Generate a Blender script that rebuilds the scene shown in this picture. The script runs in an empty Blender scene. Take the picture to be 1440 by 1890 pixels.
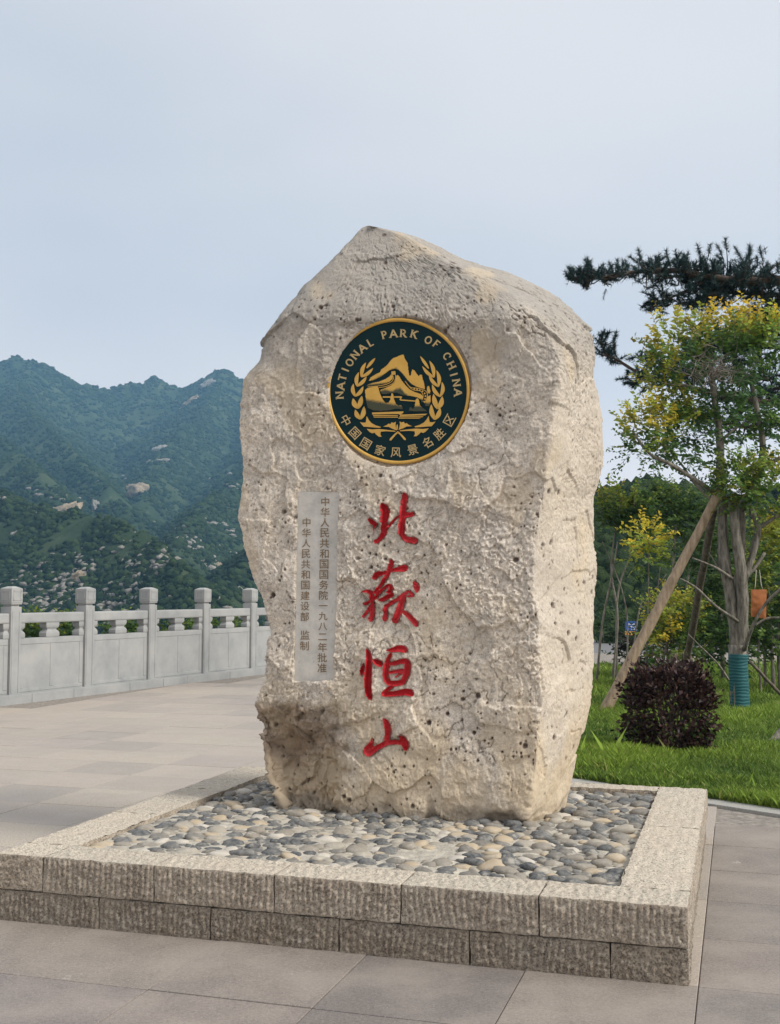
import bpy, bmesh, math, random
import numpy as np
from mathutils import Vector, Matrix, Euler

random.seed(7)
rng = np.random.default_rng(11)
SC = bpy.context.scene
COL = SC.collection

# ------------------------------------------------------------------ camera
F_PX = 2100.0                      # focal length in pixels of the 1440 x 1890 photograph
HORIZON = 1095.0
PITCH = math.atan((HORIZON - 945.0) / F_PX)
CAM_H = 1.4
cam_data = bpy.data.cameras.new('camera')
cam_data.sensor_fit = 'VERTICAL'
cam_data.sensor_height = 24.0
cam_data.lens = 24.0 * F_PX / 1890.0
cam_data.clip_start = 0.05
cam_data.clip_end = 9000
cam = bpy.data.objects.new('camera', cam_data)
COL.objects.link(cam)
cam.location = (0, 0, CAM_H)
cam.rotation_euler = (math.pi / 2 + PITCH, 0, 0)
SC.camera = cam

# ------------------------------------------------------------------ sky, sun, exposure
SUN_EL, SUN_AZ = math.radians(40), math.radians(115)      # azimuth clockwise from +Y (view direction)
world = bpy.data.worlds.new('World')
SC.world = world
world.use_nodes = True
wn, wl = world.node_tree.nodes, world.node_tree.links
wn.clear()
w_out = wn.new('ShaderNodeOutputWorld')
w_bg = wn.new('ShaderNodeBackground')
w_bg.inputs['Strength'].default_value = 0.135
sky = wn.new('ShaderNodeTexSky')
sky.sky_type = 'NISHITA'
sky.sun_disc = False
sky.sun_elevation = SUN_EL
sky.sun_rotation = SUN_AZ
sky.dust_density = 3.0
tc = wn.new('ShaderNodeTexCoord')
mp = wn.new('ShaderNodeMapping')
mp.inputs['Scale'].default_value = (1.0, 1.0, 2.2)
mp.inputs['Location'].default_value = (7.4, 3.8, 1.66)
nz = wn.new('ShaderNodeTexNoise')
nz.inputs['Scale'].default_value = 1.7
nz.inputs['Detail'].default_value = 3.5
nz.inputs['Roughness'].default_value = 0.5
cr = wn.new('ShaderNodeValToRGB')
cr.color_ramp.elements[0].position = 0.33
cr.color_ramp.elements[0].color = (4.2, 4.5, 5.0, 1)
cr.color_ramp.elements[1].position = 0.64
cr.color_ramp.elements[1].color = (5.75, 5.68, 5.8, 1)
mx = wn.new('ShaderNodeMix')
mx.data_type = 'RGBA'
mx.inputs['Factor'].default_value = 0.93
wl.new(tc.outputs['Generated'], mp.inputs['Vector'])
wl.new(mp.outputs['Vector'], nz.inputs['Vector'])
wl.new(nz.outputs['Fac'], cr.inputs['Fac'])
wl.new(sky.outputs['Color'], mx.inputs['A'])
wl.new(cr.outputs['Color'], mx.inputs['B'])
sep = wn.new('ShaderNodeSeparateXYZ')               # below the horizon: dull ground, not sky
wl.new(tc.outputs['Generated'], sep.inputs[0])
hr = wn.new('ShaderNodeMapRange')
hr.inputs['From Min'].default_value = -0.02
hr.inputs['From Max'].default_value = 0.0
wl.new(sep.outputs['Z'], hr.inputs['Value'])
gx = wn.new('ShaderNodeMix')
gx.data_type = 'RGBA'
gx.inputs['A'].default_value = (1.3, 1.25, 1.1, 1)
wl.new(hr.outputs['Result'], gx.inputs['Factor'])
sd_ = wn.new('ShaderNodeVectorMath')                # thin cloud glows paler towards the hidden sun
sd_.operation = 'DOT_PRODUCT'
sd_.inputs[1].default_value = (math.sin(SUN_AZ) * math.cos(SUN_EL), math.cos(SUN_AZ) * math.cos(SUN_EL), math.sin(SUN_EL))
wl.new(tc.outputs['Generated'], sd_.inputs[0])
sr_ = wn.new('ShaderNodeMapRange')
sr_.interpolation_type = 'SMOOTHSTEP'
sr_.inputs['From Min'].default_value = -0.45
sr_.inputs['From Max'].default_value = 0.35
sr_.inputs['To Max'].default_value = 0.75
wl.new(sd_.outputs['Value'], sr_.inputs['Value'])
sx_ = wn.new('ShaderNodeMix')
sx_.data_type = 'RGBA'
sx_.inputs['B'].default_value = (5.95, 5.85, 5.9, 1)
wl.new(sr_.outputs['Result'], sx_.inputs['Factor'])
wl.new(mx.outputs['Result'], sx_.inputs['A'])
hz_ = wn.new('ShaderNodeMapRange')                  # long slant path through the cloud sheet: paler towards the horizon
hz_.interpolation_type = 'SMOOTHSTEP'
hz_.inputs['From Min'].default_value = 0.26
hz_.inputs['From Max'].default_value = 0.05
wl.new(sep.outputs['Z'], hz_.inputs['Value'])
hm_ = wn.new('ShaderNodeMix')
hm_.data_type = 'RGBA'
hm_.blend_type = 'MULTIPLY'
hm_.inputs['B'].default_value = (1.62, 1.46, 1.34, 1)
wl.new(hz_.outputs['Result'], hm_.inputs['Factor'])
wl.new(sx_.outputs['Result'], hm_.inputs['A'])
wl.new(hm_.outputs['Result'], gx.inputs['B'])
wl.new(gx.outputs['Result'], w_bg.inputs['Color'])
wl.new(w_bg.outputs['Background'], w_out.inputs['Surface'])

sun_data = bpy.data.lights.new('sun', 'SUN')
sun_data.energy = 3.5
sun_data.angle = math.radians(16)
sun_data.color = (1.0, 0.95, 0.87)
sun = bpy.data.objects.new('sun', sun_data)
COL.objects.link(sun)
sun_dir = Vector((math.sin(SUN_AZ) * math.cos(SUN_EL), math.cos(SUN_AZ) * math.cos(SUN_EL), math.sin(SUN_EL)))
sun.rotation_euler = sun_dir.to_track_quat('Z', 'Y').to_euler()
SC.view_settings.view_transform = 'Standard'
SC.view_settings.look = 'None'
SC.view_settings.gamma = 1.0
SC.view_settings.use_curve_mapping = False
SC.view_settings.exposure = 0.12
SC.cycles.volume_bounces = 3

# ------------------------------------------------------------------ pixel -> place helpers
def ray(px, py):
    a = (np.asarray(px, float) - 720) / F_PX
    b = -(np.asarray(py, float) - 945) / F_PX
    c, s = math.cos(PITCH), math.sin(PITCH)
    return np.stack([a, c - s * b, s + c * b], -1)
CAMP = np.array([0, 0, CAM_H])
def G(px, py, z=0.0):
    d = ray(px, py)
    t = (z - CAM_H) / d[..., 2]
    return CAMP + d * t[..., None]
def D(px, py, Y):
    d = ray(px, py)
    return CAMP + d * (np.asarray(Y) / d[..., 1])[..., None]
def project(P):
    P = np.asarray(P, float) - CAMP
    c, s = math.cos(PITCH), math.sin(PITCH)
    dep = P[..., 1] * c + P[..., 2] * s
    up = -P[..., 1] * s + P[..., 2] * c
    return 720 + F_PX * P[..., 0] / dep, 945 - F_PX * up / dep, dep
# frame of the plinth: s to the right along its front, t away from it, origin at its right front corner
ANG = math.radians(17)
E1 = np.array([math.cos(ANG), -math.sin(ANG), 0.0])
E2 = np.array([math.sin(ANG), math.cos(ANG), 0.0])
ORI = G(1273, 1822)
def W(s, t, z):
    s, t, z = np.broadcast_arrays(np.asarray(s, float), np.asarray(t, float), np.asarray(z, float))
    P = ORI + s[..., None] * E1 + t[..., None] * E2
    P[..., 2] = z
    return P
def ST(P):
    d = np.asarray(P) - ORI
    return d @ E1, d @ E2
T_FRONT = 1.36
def FP(px, py, tt=T_FRONT):        # pixel -> (s, z) on the upright plane t = tt
    d = ray(px, py)
    k = (tt - (CAMP - ORI) @ E2) / (d @ E2)
    P = CAMP + d * np.asarray(k)[..., None]
    return (P - ORI) @ E1, P[..., 2]

# ------------------------------------------------------------------ noise
_perm = np.random.default_rng(3).permutation(256).astype(np.int64)
_perm = np.concatenate([_perm, _perm, _perm])
_g = np.random.default_rng(4).normal(size=(256, 3))
_g /= np.linalg.norm(_g, axis=1)[:, None]
def pn(p):
    p = np.asarray(p, float)
    i = np.floor(p).astype(np.int64)
    f = p - i
    i &= 255
    u = f * f * f * (f * (f * 6 - 15) + 10)
    r = 0
    for dx in (0, 1):
        wx = u[..., 0] if dx else 1 - u[..., 0]
        for dy in (0, 1):
            wy = u[..., 1] if dy else 1 - u[..., 1]
            for dz in (0, 1):
                wz = u[..., 2] if dz else 1 - u[..., 2]
                h = _perm[_perm[_perm[(i[..., 0] + dx) & 255] + ((i[..., 1] + dy) & 255)] + ((i[..., 2] + dz) & 255)]
                g = _g[h]
                r = r + wx * wy * wz * (g[..., 0] * (f[..., 0] - dx) + g[..., 1] * (f[..., 1] - dy) + g[..., 2] * (f[..., 2] - dz))
    return r * 1.5
def fbm(p, oct=4, rough=0.5):
    p = np.asarray(p, float)
    a, r = 1.0, 0
    for k in range(oct):
        r = r + a * pn(p * (2.03 ** k) + 17.3 * k)
        a *= rough
    return r
def sstep(a, b, x):
    t = np.clip((x - a) / (b - a), 0, 1)
    return t * t * (3 - 2 * t)

# ------------------------------------------------------------------ mesh / object helpers
def np_mesh(name, V, quads=None, tris=None, smooth=True, colors=None, attrs=None):
    me = bpy.data.meshes.new(name)
    V = np.asarray(V, np.float32).reshape(-1, 3)
    nq = 0 if quads is None else len(quads)
    nt = 0 if tris is None else len(tris)
    loops = []
    if nq: loops.append(np.asarray(quads, np.int32).ravel())
    if nt: loops.append(np.asarray(tris, np.int32).ravel())
    L = np.concatenate(loops)
    me.vertices.add(len(V))
    me.vertices.foreach_set('co', V.ravel())
    me.loops.add(len(L))
    me.loops.foreach_set('vertex_index', L)
    me.polygons.add(nq + nt)
    starts = np.concatenate([np.arange(nq) * 4, nq * 4 + np.arange(nt) * 3]).astype(np.int32)
    me.polygons.foreach_set('loop_start', starts)
    if smooth:
        me.polygons.foreach_set('use_smooth', np.ones(nq + nt, bool))
    if colors is not None:
        ca = me.color_attributes.new('Col', 'FLOAT_COLOR', 'POINT')
        C = np.ones((len(V), 4), np.float32)
        C[:, :3] = colors
        ca.data.foreach_set('color', C.ravel())
    if attrs:
        for k, v in attrs.items():
            at = me.attributes.new(k, 'FLOAT', 'POINT')
            at.data.foreach_set('value', np.asarray(v, np.float32).ravel())
    me.update(calc_edges=True)
    me.validate()
    return me
def tag(o, label=None, cat=None, group=None, kind=None):
    if label: o['label'] = label
    if cat: o['category'] = cat
    if group: o['group'] = group
    if kind: o['kind'] = kind
    return o
def wmat(o):
    return Matrix.Identity(4) if o is None else wmat(o.parent) @ o.matrix_parent_inverse @ o.matrix_basis if o.parent else o.matrix_basis.copy()
def obj(name, me, mat=None, parent=None, keep=True):
    o = bpy.data.objects.new(name, me)
    COL.objects.link(o)
    if mat is not None and me is not None and not me.materials:
        me.materials.append(mat)
    if parent is not None:
        o.parent = parent
        if keep:
            o.matrix_parent_inverse = wmat(parent).inverted()
    return o
def empty(name, loc, label=None, cat=None, group=None):
    o = bpy.data.objects.new(name, None)
    COL.objects.link(o)
    o.location = tuple(float(v) for v in loc)
    o.empty_display_size = 0.2
    return tag(o, label, cat, group)
def pd_mesh(name, V, Fs, smooth=False):
    me = bpy.data.meshes.new(name)
    me.from_pydata([tuple(map(float, v)) for v in V], [], Fs)
    if smooth:
        me.polygons.foreach_set('use_smooth', np.ones(len(me.polygons), bool))
    me.update()
    return me
def bm_mesh(name, bm, smooth=False):
    me = bpy.data.meshes.new(name)
    bmesh.ops.recalc_face_normals(bm, faces=bm.faces)
    bm.to_mesh(me)
    bm.free()
    if smooth:
        me.polygons.foreach_set('use_smooth', np.ones(len(me.polygons), bool))
    return me
def bm_box(bm, x0, x1, y0, y1, z0, z1, bevel=0.0):
    r = bmesh.ops.create_cube(bm, size=1.0)
    vs = r['verts']
    for v in vs:
        v.co = Vector((x0 if v.co.x < 0 else x1, y0 if v.co.y < 0 else y1, z0 if v.co.z < 0 else z1))
    if bevel:
        es = list({e for v in vs for e in v.link_edges})
        bmesh.ops.bevel(bm, geom=es, offset=bevel, segments=2, affect='EDGES', profile=0.6)
class Geo:                          # collects tubes and leaves as arrays
    def __init__(s): s.V, s.Q, s.T, s.C, s.n = [], [], [], [], 0
    def add(s, V, quads=None, tris=None, col=(1, 1, 1)):
        V = np.asarray(V, float).reshape(-1, 3)
        s.V.append(V)
        if quads is not None and len(quads): s.Q.append(np.asarray(quads) + s.n)
        if tris is not None and len(tris): s.T.append(np.asarray(tris) + s.n)
        c = np.asarray(col, float)
        s.C.append(np.broadcast_to(c, (len(V), 3)) if c.ndim == 1 else c)
        s.n += len(V)
    def mesh(s, name, smooth=True):
        return np_mesh(name, np.concatenate(s.V), np.concatenate(s.Q) if s.Q else None,
                       np.concatenate(s.T) if s.T else None, smooth, np.concatenate(s.C))
    def tube(s, path, rad, n=7, col=(1, 1, 1), wob=0.0, cap=True):
        path = np.asarray(path, float)
        m = len(path)
        rad = np.broadcast_to(np.asarray(rad, float), (m,)) if np.ndim(rad) == 0 else np.asarray(rad, float)
        tan = np.gradient(path, axis=0)
        tan /= np.linalg.norm(tan, axis=1)[:, None] + 1e-9
        up = np.array([0.31, 0.2, 0.93]) if abs(tan[0][2]) < 0.8 else np.array([0.95, 0.3, 0.05])
        a = np.cross(tan, up); a /= np.linalg.norm(a, axis=1)[:, None]
        b = np.cross(tan, a)
        th = np.linspace(0, 2 * math.pi, n, endpoint=False)
        V = path[:, None, :] + rad[:, None, None] * (np.cos(th)[None, :, None] * a[:, None, :] + np.sin(th)[None, :, None] * b[:, None, :])
        if wob:
            V = V + wob * rad[:, None, None] * (pn(V * 9.0)[..., None]) * (np.cos(th)[None, :, None] * a[:, None, :] + np.sin(th)[None, :, None] * b[:, None, :])
        i = np.arange(m - 1)[:, None] * n
        j = np.arange(n)[None, :]
        j2 = (j + 1) % n
        q = np.stack([i + j, i + j2, i + n + j2, i + n + j], -1).reshape(-1, 4)
        V = V.reshape(-1, 3)
        t = None
        if cap:
            V = np.concatenate([V, path[:1], path[-1:]])
            c0, c1 = m * n, m * n + 1
            t = [(c0, (k + 1) % n, k) for k in range(n)] + [(c1, (m - 1) * n + k, (m - 1) * n + (k + 1) % n) for k in range(n)]
        s.add(V, q, t, col)
def spline(pts, n=24):
    P = np.asarray(pts, float)
    P = np.concatenate([2 * P[:1] - P[1:2], P, 2 * P[-1:] - P[-2:-1]])
    m = len(P) - 3
    out = []
    for k in np.linspace(0, m - 1e-6, n):
        i = int(k); u = k - i
        a, b, c, d = P[i:i + 4]
        out.append(0.5 * ((2 * b) + (c - a) * u + (2 * a - 5 * b + 4 * c - d) * u * u + (3 * b - a - 3 * c + d) * u ** 3))
    return np.array(out)

# ------------------------------------------------------------------ material helpers
class NT:
    def __init__(s, name):
        s.m = bpy.data.materials.new(name)
        s.m.use_nodes = True
        s.t = s.m.node_tree
        s.b = s.t.nodes['Principled BSDF']
        s.o = s.t.nodes['Material Output']
        s.geo = None
    def n(s, typ, **kw):
        nd = s.t.nodes.new(typ)
        for k, v in kw.items(): setattr(nd, k, v)
        return nd
    def put(s, sock, v):
        if hasattr(v, 'is_output'): s.t.links.new(v, sock)
        elif isinstance(v, (tuple, list)) and len(v) == 3 and sock.type == 'RGBA': sock.default_value = (*v, 1)
        else: sock.default_value = v
    def pos(s):
        if s.geo is None: s.geo = s.n('ShaderNodeNewGeometry')
        return s.geo.outputs['Position']
    def mapv(s, scale, rot=(0, 0, 0), vec=None):
        nd = s.n('ShaderNodeMapping')
        s.put(nd.inputs['Vector'], vec or s.pos())
        nd.inputs['Scale'].default_value = scale
        nd.inputs['Rotation'].default_value = rot
        return nd.outputs['Vector']
    def noise(s, scale, detail=4, rough=0.55, vec=None, dist=0.0):
        nd = s.n('ShaderNodeTexNoise')
        s.put(nd.inputs['Vector'], vec or s.pos())
        nd.inputs['Scale'].default_value = scale
        nd.inputs['Detail'].default_value = detail
        nd.inputs['Roughness'].default_value = rough
        nd.inputs['Distortion'].default_value = dist
        return nd.outputs['Fac']
    def voro(s, scale, vec=None, feature='F1', out='Distance'):
        nd = s.n('ShaderNodeTexVoronoi', feature=feature)
        s.put(nd.inputs['Vector'], vec or s.pos())
        nd.inputs['Scale'].default_value = scale
        return nd.outputs[out]
    def ramp(s, fac, stops, interp='LINEAR'):
        nd = s.n('ShaderNodeValToRGB')
        r = nd.color_ramp
        r.interpolation = interp
        while len(r.elements) < len(stops): r.elements.new(0.5)
        for e, (p, c) in zip(r.elements, stops):
            e.position = p
            e.color = (*c, 1) if isinstance(c, (tuple, list)) else (c, c, c, 1)
        s.put(nd.inputs['Fac'], fac)
        return nd.outputs['Color']
    def mix(s, fac, a, b, mode='MIX'):
        nd = s.n('ShaderNodeMix', data_type='RGBA', blend_type=mode)
        s.put(nd.inputs['Factor'], fac)
        s.put(nd.inputs['A'], a)
        s.put(nd.inputs['B'], b)
        return nd.outputs['Result']
    def math(s, op, a, b=0.0):
        nd = s.n('ShaderNodeMath', operation=op)
        s.put(nd.inputs[0], a)
        s.put(nd.inputs[1], b)
        return nd.outputs[0]
    def attr(s, name, out='Fac'):
        nd = s.n('ShaderNodeAttribute', attribute_name=name)
        return nd.outputs[out]
    def island(s):
        if s.geo is None: s.pos()
        return s.geo.outputs['Random Per Island']
    def orand(s):
        return s.n('ShaderNodeObjectInfo').outputs['Random']
    def bump(s, h, strength=0.4, dist=0.01, prev=None):
        nd = s.n('ShaderNodeBump')
        nd.inputs['Strength'].default_value = strength
        nd.inputs['Distance'].default_value = dist
        s.put(nd.inputs['Height'], h)
        if prev is not None: s.put(nd.inputs['Normal'], prev)
        return nd.outputs['Normal']
    def fin(s, col, rough=0.8, normal=None, spec=0.3, metal=0.0):
        s.put(s.b.inputs['Base Color'], col)
        s.put(s.b.inputs['Roughness'], rough)
        s.b.inputs['Specular IOR Level'].default_value = spec
        s.b.inputs['Metallic'].default_value = metal
        if normal is not None: s.put(s.b.inputs['Normal'], normal)
        return s.m
def leaf_mat(name, trans=0.4, rough=0.5):
    N = NT(name)
    c = N.attr('Col', 'Color')
    v = N.ramp(N.island(), [(0, 0.65), (0.5, 1.0), (1, 1.35)])
    c2 = N.mix(1.0, c, v, 'MULTIPLY')
    N.fin(c2, rough, spec=0.25)
    tr = N.n('ShaderNodeBsdfTranslucent')
    N.put(tr.inputs['Color'], c2)
    ms = N.n('ShaderNodeMixShader')
    ms.inputs[0].default_value = trans
    N.t.links.new(N.b.outputs[0], ms.inputs[1])
    N.t.links.new(tr.outputs[0], ms.inputs[2])
    N.t.links.new(ms.outputs[0], N.o.inputs['Surface'])
    return N.m
M = {}
def build_materials():
    # pale pitted limestone of the boulder
    N = NT('limestone')
    big = N.noise(1.6, 4)
    mid = N.noise(7, 6, 0.62)
    fine = N.noise(42, 6, 0.7)
    speck = N.noise(150, 3, 0.7)
    c = N.ramp(big, [(0.28, (0.62, 0.555, 0.48)), (0.48, (0.71, 0.63, 0.53)), (0.72, (0.75, 0.65, 0.52))])
    c = N.mix(N.ramp(mid, [(0.40, 0.0), (0.66, 0.55)]), c, (0.71, 0.655, 0.58))
    c = N.mix(N.ramp(N.noise(4.2, 5, 0.6), [(0.50, 0.0), (0.68, 0.5)]), c, (0.48, 0.43, 0.385))
    c = N.mix(N.ramp(fine, [(0.36, 0.75), (0.48, 0.0)]), c, (0.30, 0.265, 0.23))
    c = N.mix(N.ramp(speck, [(0.60, 0.0), (0.70, 0.5)]), c, (0.78, 0.74, 0.68))
    vein = N.noise(8, 8, 0.74, N.mapv((1, 1, 1.5)), dist=0.15)
    vl = N.math('ABSOLUTE', N.math('SUBTRACT', vein, 0.5))
    c = N.mix(N.math('MULTIPLY', N.ramp(vl, [(0.0, 0.8), (0.012, 0.0)]), N.ramp(N.noise(4.3, 3), [(0.47, 0.0), (0.58, 1.0)])), c, (0.24, 0.20, 0.17))
    c = N.mix(1.0, c, N.ramp(N.noise(30, 7, 0.78), [(0.32, 0.66), (0.5, 1.0), (0.68, 1.2)]), 'MULTIPLY')
    c = N.mix(1.0, c, N.ramp(N.noise(100, 3, 0.7), [(0.35, 0.78), (0.65, 1.16)]), 'MULTIPLY')
    c = N.mix(N.attr('grey'), c, (0.285, 0.268, 0.245))
    c = N.mix(N.attr('side_tone'), c, (0.49, 0.43, 0.35))  # sunlit right face toned down in its colour to temper its brightness
    c = N.mix(N.attr('brown'), c, N.ramp(N.noise(11, 5), [(0.3, (0.12, 0.084, 0.058)), (0.7, (0.34, 0.25, 0.175))]))
    c = N.mix(N.attr('stain'), c, N.ramp(mid, [(0.3, (0.52, 0.41, 0.27)), (0.7, (0.62, 0.52, 0.38))]))
    c = N.mix(N.attr('dark_foot'), c, (0.16, 0.145, 0.13))
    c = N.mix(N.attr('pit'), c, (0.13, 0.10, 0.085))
    nb = N.bump(fine, 0.35, 0.006)
    nb = N.bump(N.noise(24, 8, 0.74), 0.28, 0.006, nb)
    nb = N.bump(speck, 0.7, 0.005, nb)
    M['limestone'] = N.fin(c, 0.88, nb, 0.2)
    # red paint in the carving
    N = NT('red_paint')
    c = N.mix(N.noise(30, 4), (0.36, 0.008, 0.014), (0.52, 0.022, 0.03))
    c = N.mix(N.ramp(N.noise(90, 3), [(0.62, 0.0), (0.75, 0.4)]), c, (0.5, 0.16, 0.14))
    M['red_paint'] = N.fin(c, 0.55, N.bump(N.noise(60, 4), 0.35, 0.006), 0.35)
    # plaque
    N = NT('grey_plaque')
    c = N.ramp(N.noise(13, 6, 0.65), [(0.3, (0.43, 0.42, 0.39)), (0.55, (0.56, 0.54, 0.50)), (0.8, (0.66, 0.62, 0.55))])
    c = N.mix(N.ramp(N.noise(38, 5), [(0.62, 0.0), (0.72, 0.55)]), c, (0.26, 0.25, 0.235))
    M['plaque'] = N.fin(c, 0.75, N.bump(N.noise(70, 4), 0.25, 0.004))
    N = NT('brown_lettering')
    M['brown'] = N.fin(N.mix(N.noise(90, 3), (0.15, 0.10, 0.055), (0.27, 0.19, 0.11)), 0.8)
    # emblem
    N = NT('dark_green_enamel')
    M['enamel'] = N.fin(N.mix(N.noise(9, 4), (0.003, 0.017, 0.022), (0.005, 0.026, 0.030)), 0.62, N.bump(N.noise(25, 3), 0.08, 0.004), 0.12)
    N = NT('gold_paint')
    gold = N.mix(N.noise(26, 4), (0.50, 0.28, 0.05), (0.68, 0.42, 0.10))
    M['gold'] = N.fin(gold, 0.5, N.bump(N.noise(80, 3), 0.2, 0.002), 0.4)
    N = NT('gold_letter_paint')
    M['gold_letter'] = N.fin(N.mix(N.noise(60, 4), (0.42, 0.30, 0.13), (0.56, 0.43, 0.22)), 0.5)
    N = NT('gold_relief_paint')
    sh = N.attr('shade')
    f = N.math('ADD', sh, N.math('MULTIPLY', N.math('SUBTRACT', N.noise(130, 4, 0.7), 0.5), 0.55))
    g = N.mix(N.noise(26, 4), (0.52, 0.29, 0.05), (0.70, 0.43, 0.10))
    M['gold_relief'] = N.fin(N.mix(N.ramp(f, [(0.35, 0.0), (0.75, 0.93)]), g, (0.012, 0.035, 0.03)), 0.5)
    # granite kerbs of the plinth
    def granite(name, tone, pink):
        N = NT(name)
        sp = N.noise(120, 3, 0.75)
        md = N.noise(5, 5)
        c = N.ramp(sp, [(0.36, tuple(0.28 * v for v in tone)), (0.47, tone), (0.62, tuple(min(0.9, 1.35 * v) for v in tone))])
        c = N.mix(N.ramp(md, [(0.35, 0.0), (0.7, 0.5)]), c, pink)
        c = N.mix(N.ramp(N.orand(), [(0, 0.0), (1, 0.32)]), c, (0.33, 0.31, 0.27))
        # grime on the upright faces
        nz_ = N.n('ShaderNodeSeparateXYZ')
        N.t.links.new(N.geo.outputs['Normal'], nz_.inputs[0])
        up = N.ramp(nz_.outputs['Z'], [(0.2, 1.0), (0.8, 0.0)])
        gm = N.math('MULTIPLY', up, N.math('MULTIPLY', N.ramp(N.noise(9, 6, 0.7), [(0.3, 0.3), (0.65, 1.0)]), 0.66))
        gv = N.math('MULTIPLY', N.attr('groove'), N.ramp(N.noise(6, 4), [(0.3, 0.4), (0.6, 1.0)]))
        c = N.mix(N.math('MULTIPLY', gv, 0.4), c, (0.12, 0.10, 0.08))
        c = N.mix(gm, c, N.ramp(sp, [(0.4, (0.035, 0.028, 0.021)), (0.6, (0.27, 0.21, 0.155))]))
        wv = N.n('ShaderNodeTexWave', wave_type='BANDS', bands_direction='X')
        N.put(wv.inputs['Vector'], N.mapv((1, 1, 1), (0, 0, ANG)))
        wv.inputs['Scale'].default_value = 7.5
        wv.inputs['Distortion'].default_value = 5
        wv.inputs['Detail'].default_value = 3
        wv.inputs['Detail Scale'].default_value = 3
        nb = N.bump(wv.outputs['Fac'], 0.25, 0.006)
        nb = N.bump(N.noise(75, 5, 0.7), 0.6, 0.008, nb)
        return N.fin(c, 0.9, nb, 0.2)
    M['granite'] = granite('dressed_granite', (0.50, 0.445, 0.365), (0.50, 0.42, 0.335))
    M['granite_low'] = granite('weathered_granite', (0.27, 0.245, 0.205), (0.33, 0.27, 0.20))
    N = NT('mortar')
    c = N.ramp(N.noise(18, 6, 0.65), [(0.3, (0.30, 0.28, 0.24)), (0.7, (0.56, 0.52, 0.44))])
    M['mortar'] = N.fin(c, 0.95, N.bump(N.noise(45, 5), 0.7, 0.015))
    def pebble(name, src):
        N = NT(name)
        r = src(N)
        c = N.ramp(r, [(0, (0.055, 0.062, 0.07)), (0.2, (0.10, 0.103, 0.105)), (0.40, (0.16, 0.148, 0.13)), (0.58, (0.24, 0.213, 0.175)),
                       (0.73, (0.34, 0.305, 0.25)), (0.85, (0.42, 0.335, 0.225)), (0.94, (0.50, 0.46, 0.40))], 'CONSTANT')
        c = N.mix(N.ramp(N.noise(45, 5, 0.65), [(0.35, 0.0), (0.75, 0.45)]), c, (0.42, 0.40, 0.36))
        c = N.mix(N.ramp(N.noise(14, 5, 0.65), [(0.56, 0.0), (0.66, 0.5)]), c, (0.50, 0.46, 0.39))
        return N.fin(c, 0.7, N.bump(N.noise(90, 4), 0.3, 0.006), 0.3)
    M['pebble'] = pebble('pebble', lambda N: N.orand())
    M['pebble_i'] = pebble('pebble_bed', lambda N: N.island())
    # paving
    N = NT('paving_stone')
    r = N.orand()
    c = N.ramp(r, [(0.0, (0.27, 0.24, 0.21)), (0.25, (0.335, 0.29, 0.24)), (0.5, (0.35, 0.295, 0.25)), (0.75, (0.375, 0.325, 0.26)), (1, (0.30, 0.255, 0.23))])
    sp = N.noise(170, 3, 0.75)
    c = N.mix(1.0, c, N.ramp(N.noise(75, 3, 0.8), [(0.3, 0.62), (0.5, 1.0), (0.7, 1.3)]), 'MULTIPLY')
    c = N.mix(N.ramp(sp, [(0.38, 0.55), (0.5, 0.0)]), c, (0.20, 0.18, 0.165))
    c = N.mix(N.ramp(sp, [(0.55, 0.0), (0.68, 0.5)]), c, (0.52, 0.47, 0.42))
    c = N.mix(N.ramp(N.noise(2.2, 6, 0.62), [(0.42, 0.0), (0.72, 0.42)]), c, (0.45, 0.39, 0.33))
    c = N.mix(N.ramp(N.noise(1.1, 6, 0.7), [(0.52, 0.0), (0.70, 0.5)]), c, (0.27, 0.24, 0.215))
    c = N.mix(N.ramp(N.noise(11, 5, 0.7), [(0.64, 0.0), (0.74, 0.4)]), c, (0.17, 0.15, 0.135))
    c = N.mix(N.ramp(N.noise(3.1, 7, 0.72), [(0.66, 0.0), (0.70, 0.5)]), c, (0.66, 0.62, 0.57))
    M['paving'] = N.fin(c, N.ramp(N.noise(5, 4), [(0.3, 0.5), (0.7, 0.72)]), N.bump(sp, 0.2, 0.002), 0.45)
    M['paving'].name = 'paving_stone'
    mf = M['paving'].copy(); mf.name = 'front_paving_stone'            # darker, slightly mauve copy for slabs in front and right of the plinth
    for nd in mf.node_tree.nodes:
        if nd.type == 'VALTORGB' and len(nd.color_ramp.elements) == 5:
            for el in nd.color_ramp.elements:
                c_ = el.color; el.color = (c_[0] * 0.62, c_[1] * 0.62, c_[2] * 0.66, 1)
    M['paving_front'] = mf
    for nd in M['paving'].node_tree.nodes:
        if nd.type == 'VALTORGB' and len(nd.color_ramp.elements) == 5:
            for el in nd.color_ramp.elements:
                c_ = el.color; el.color = (c_[0] * 1.16, c_[1] * 1.17, c_[2] * 1.17, 1)
    N = NT('joint_sand')
    M['joint'] = N.fin(N.ramp(N.noise(30, 4), [(0.3, (0.15, 0.135, 0.12)), (0.7, (0.34, 0.305, 0.265))]), 0.95)
    N = NT('kerb_granite')
    M['kerb'] = N.fin(N.mix(N.ramp(N.noise(110, 3, 0.7), [(0.4, 0), (0.6, 1)]), (0.28, 0.275, 0.255), (0.40, 0.39, 0.36)), 0.85, N.bump(N.noise(80, 3), 0.3, 0.003))
    # balustrade
    N = NT('pale_marble')
    c = N.ramp(N.noise(2.6, 6, 0.62), [(0.3, (0.26, 0.27, 0.275)), (0.55, (0.335, 0.34, 0.335)), (0.8, (0.40, 0.395, 0.38))])
    c = N.mix(N.ramp(N.noise(9, 7, 0.7, vec=N.mapv((1, 1, 0.5))), [(0.5, 0.0), (0.72, 0.6)]), c, (0.33, 0.335, 0.33))
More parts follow.
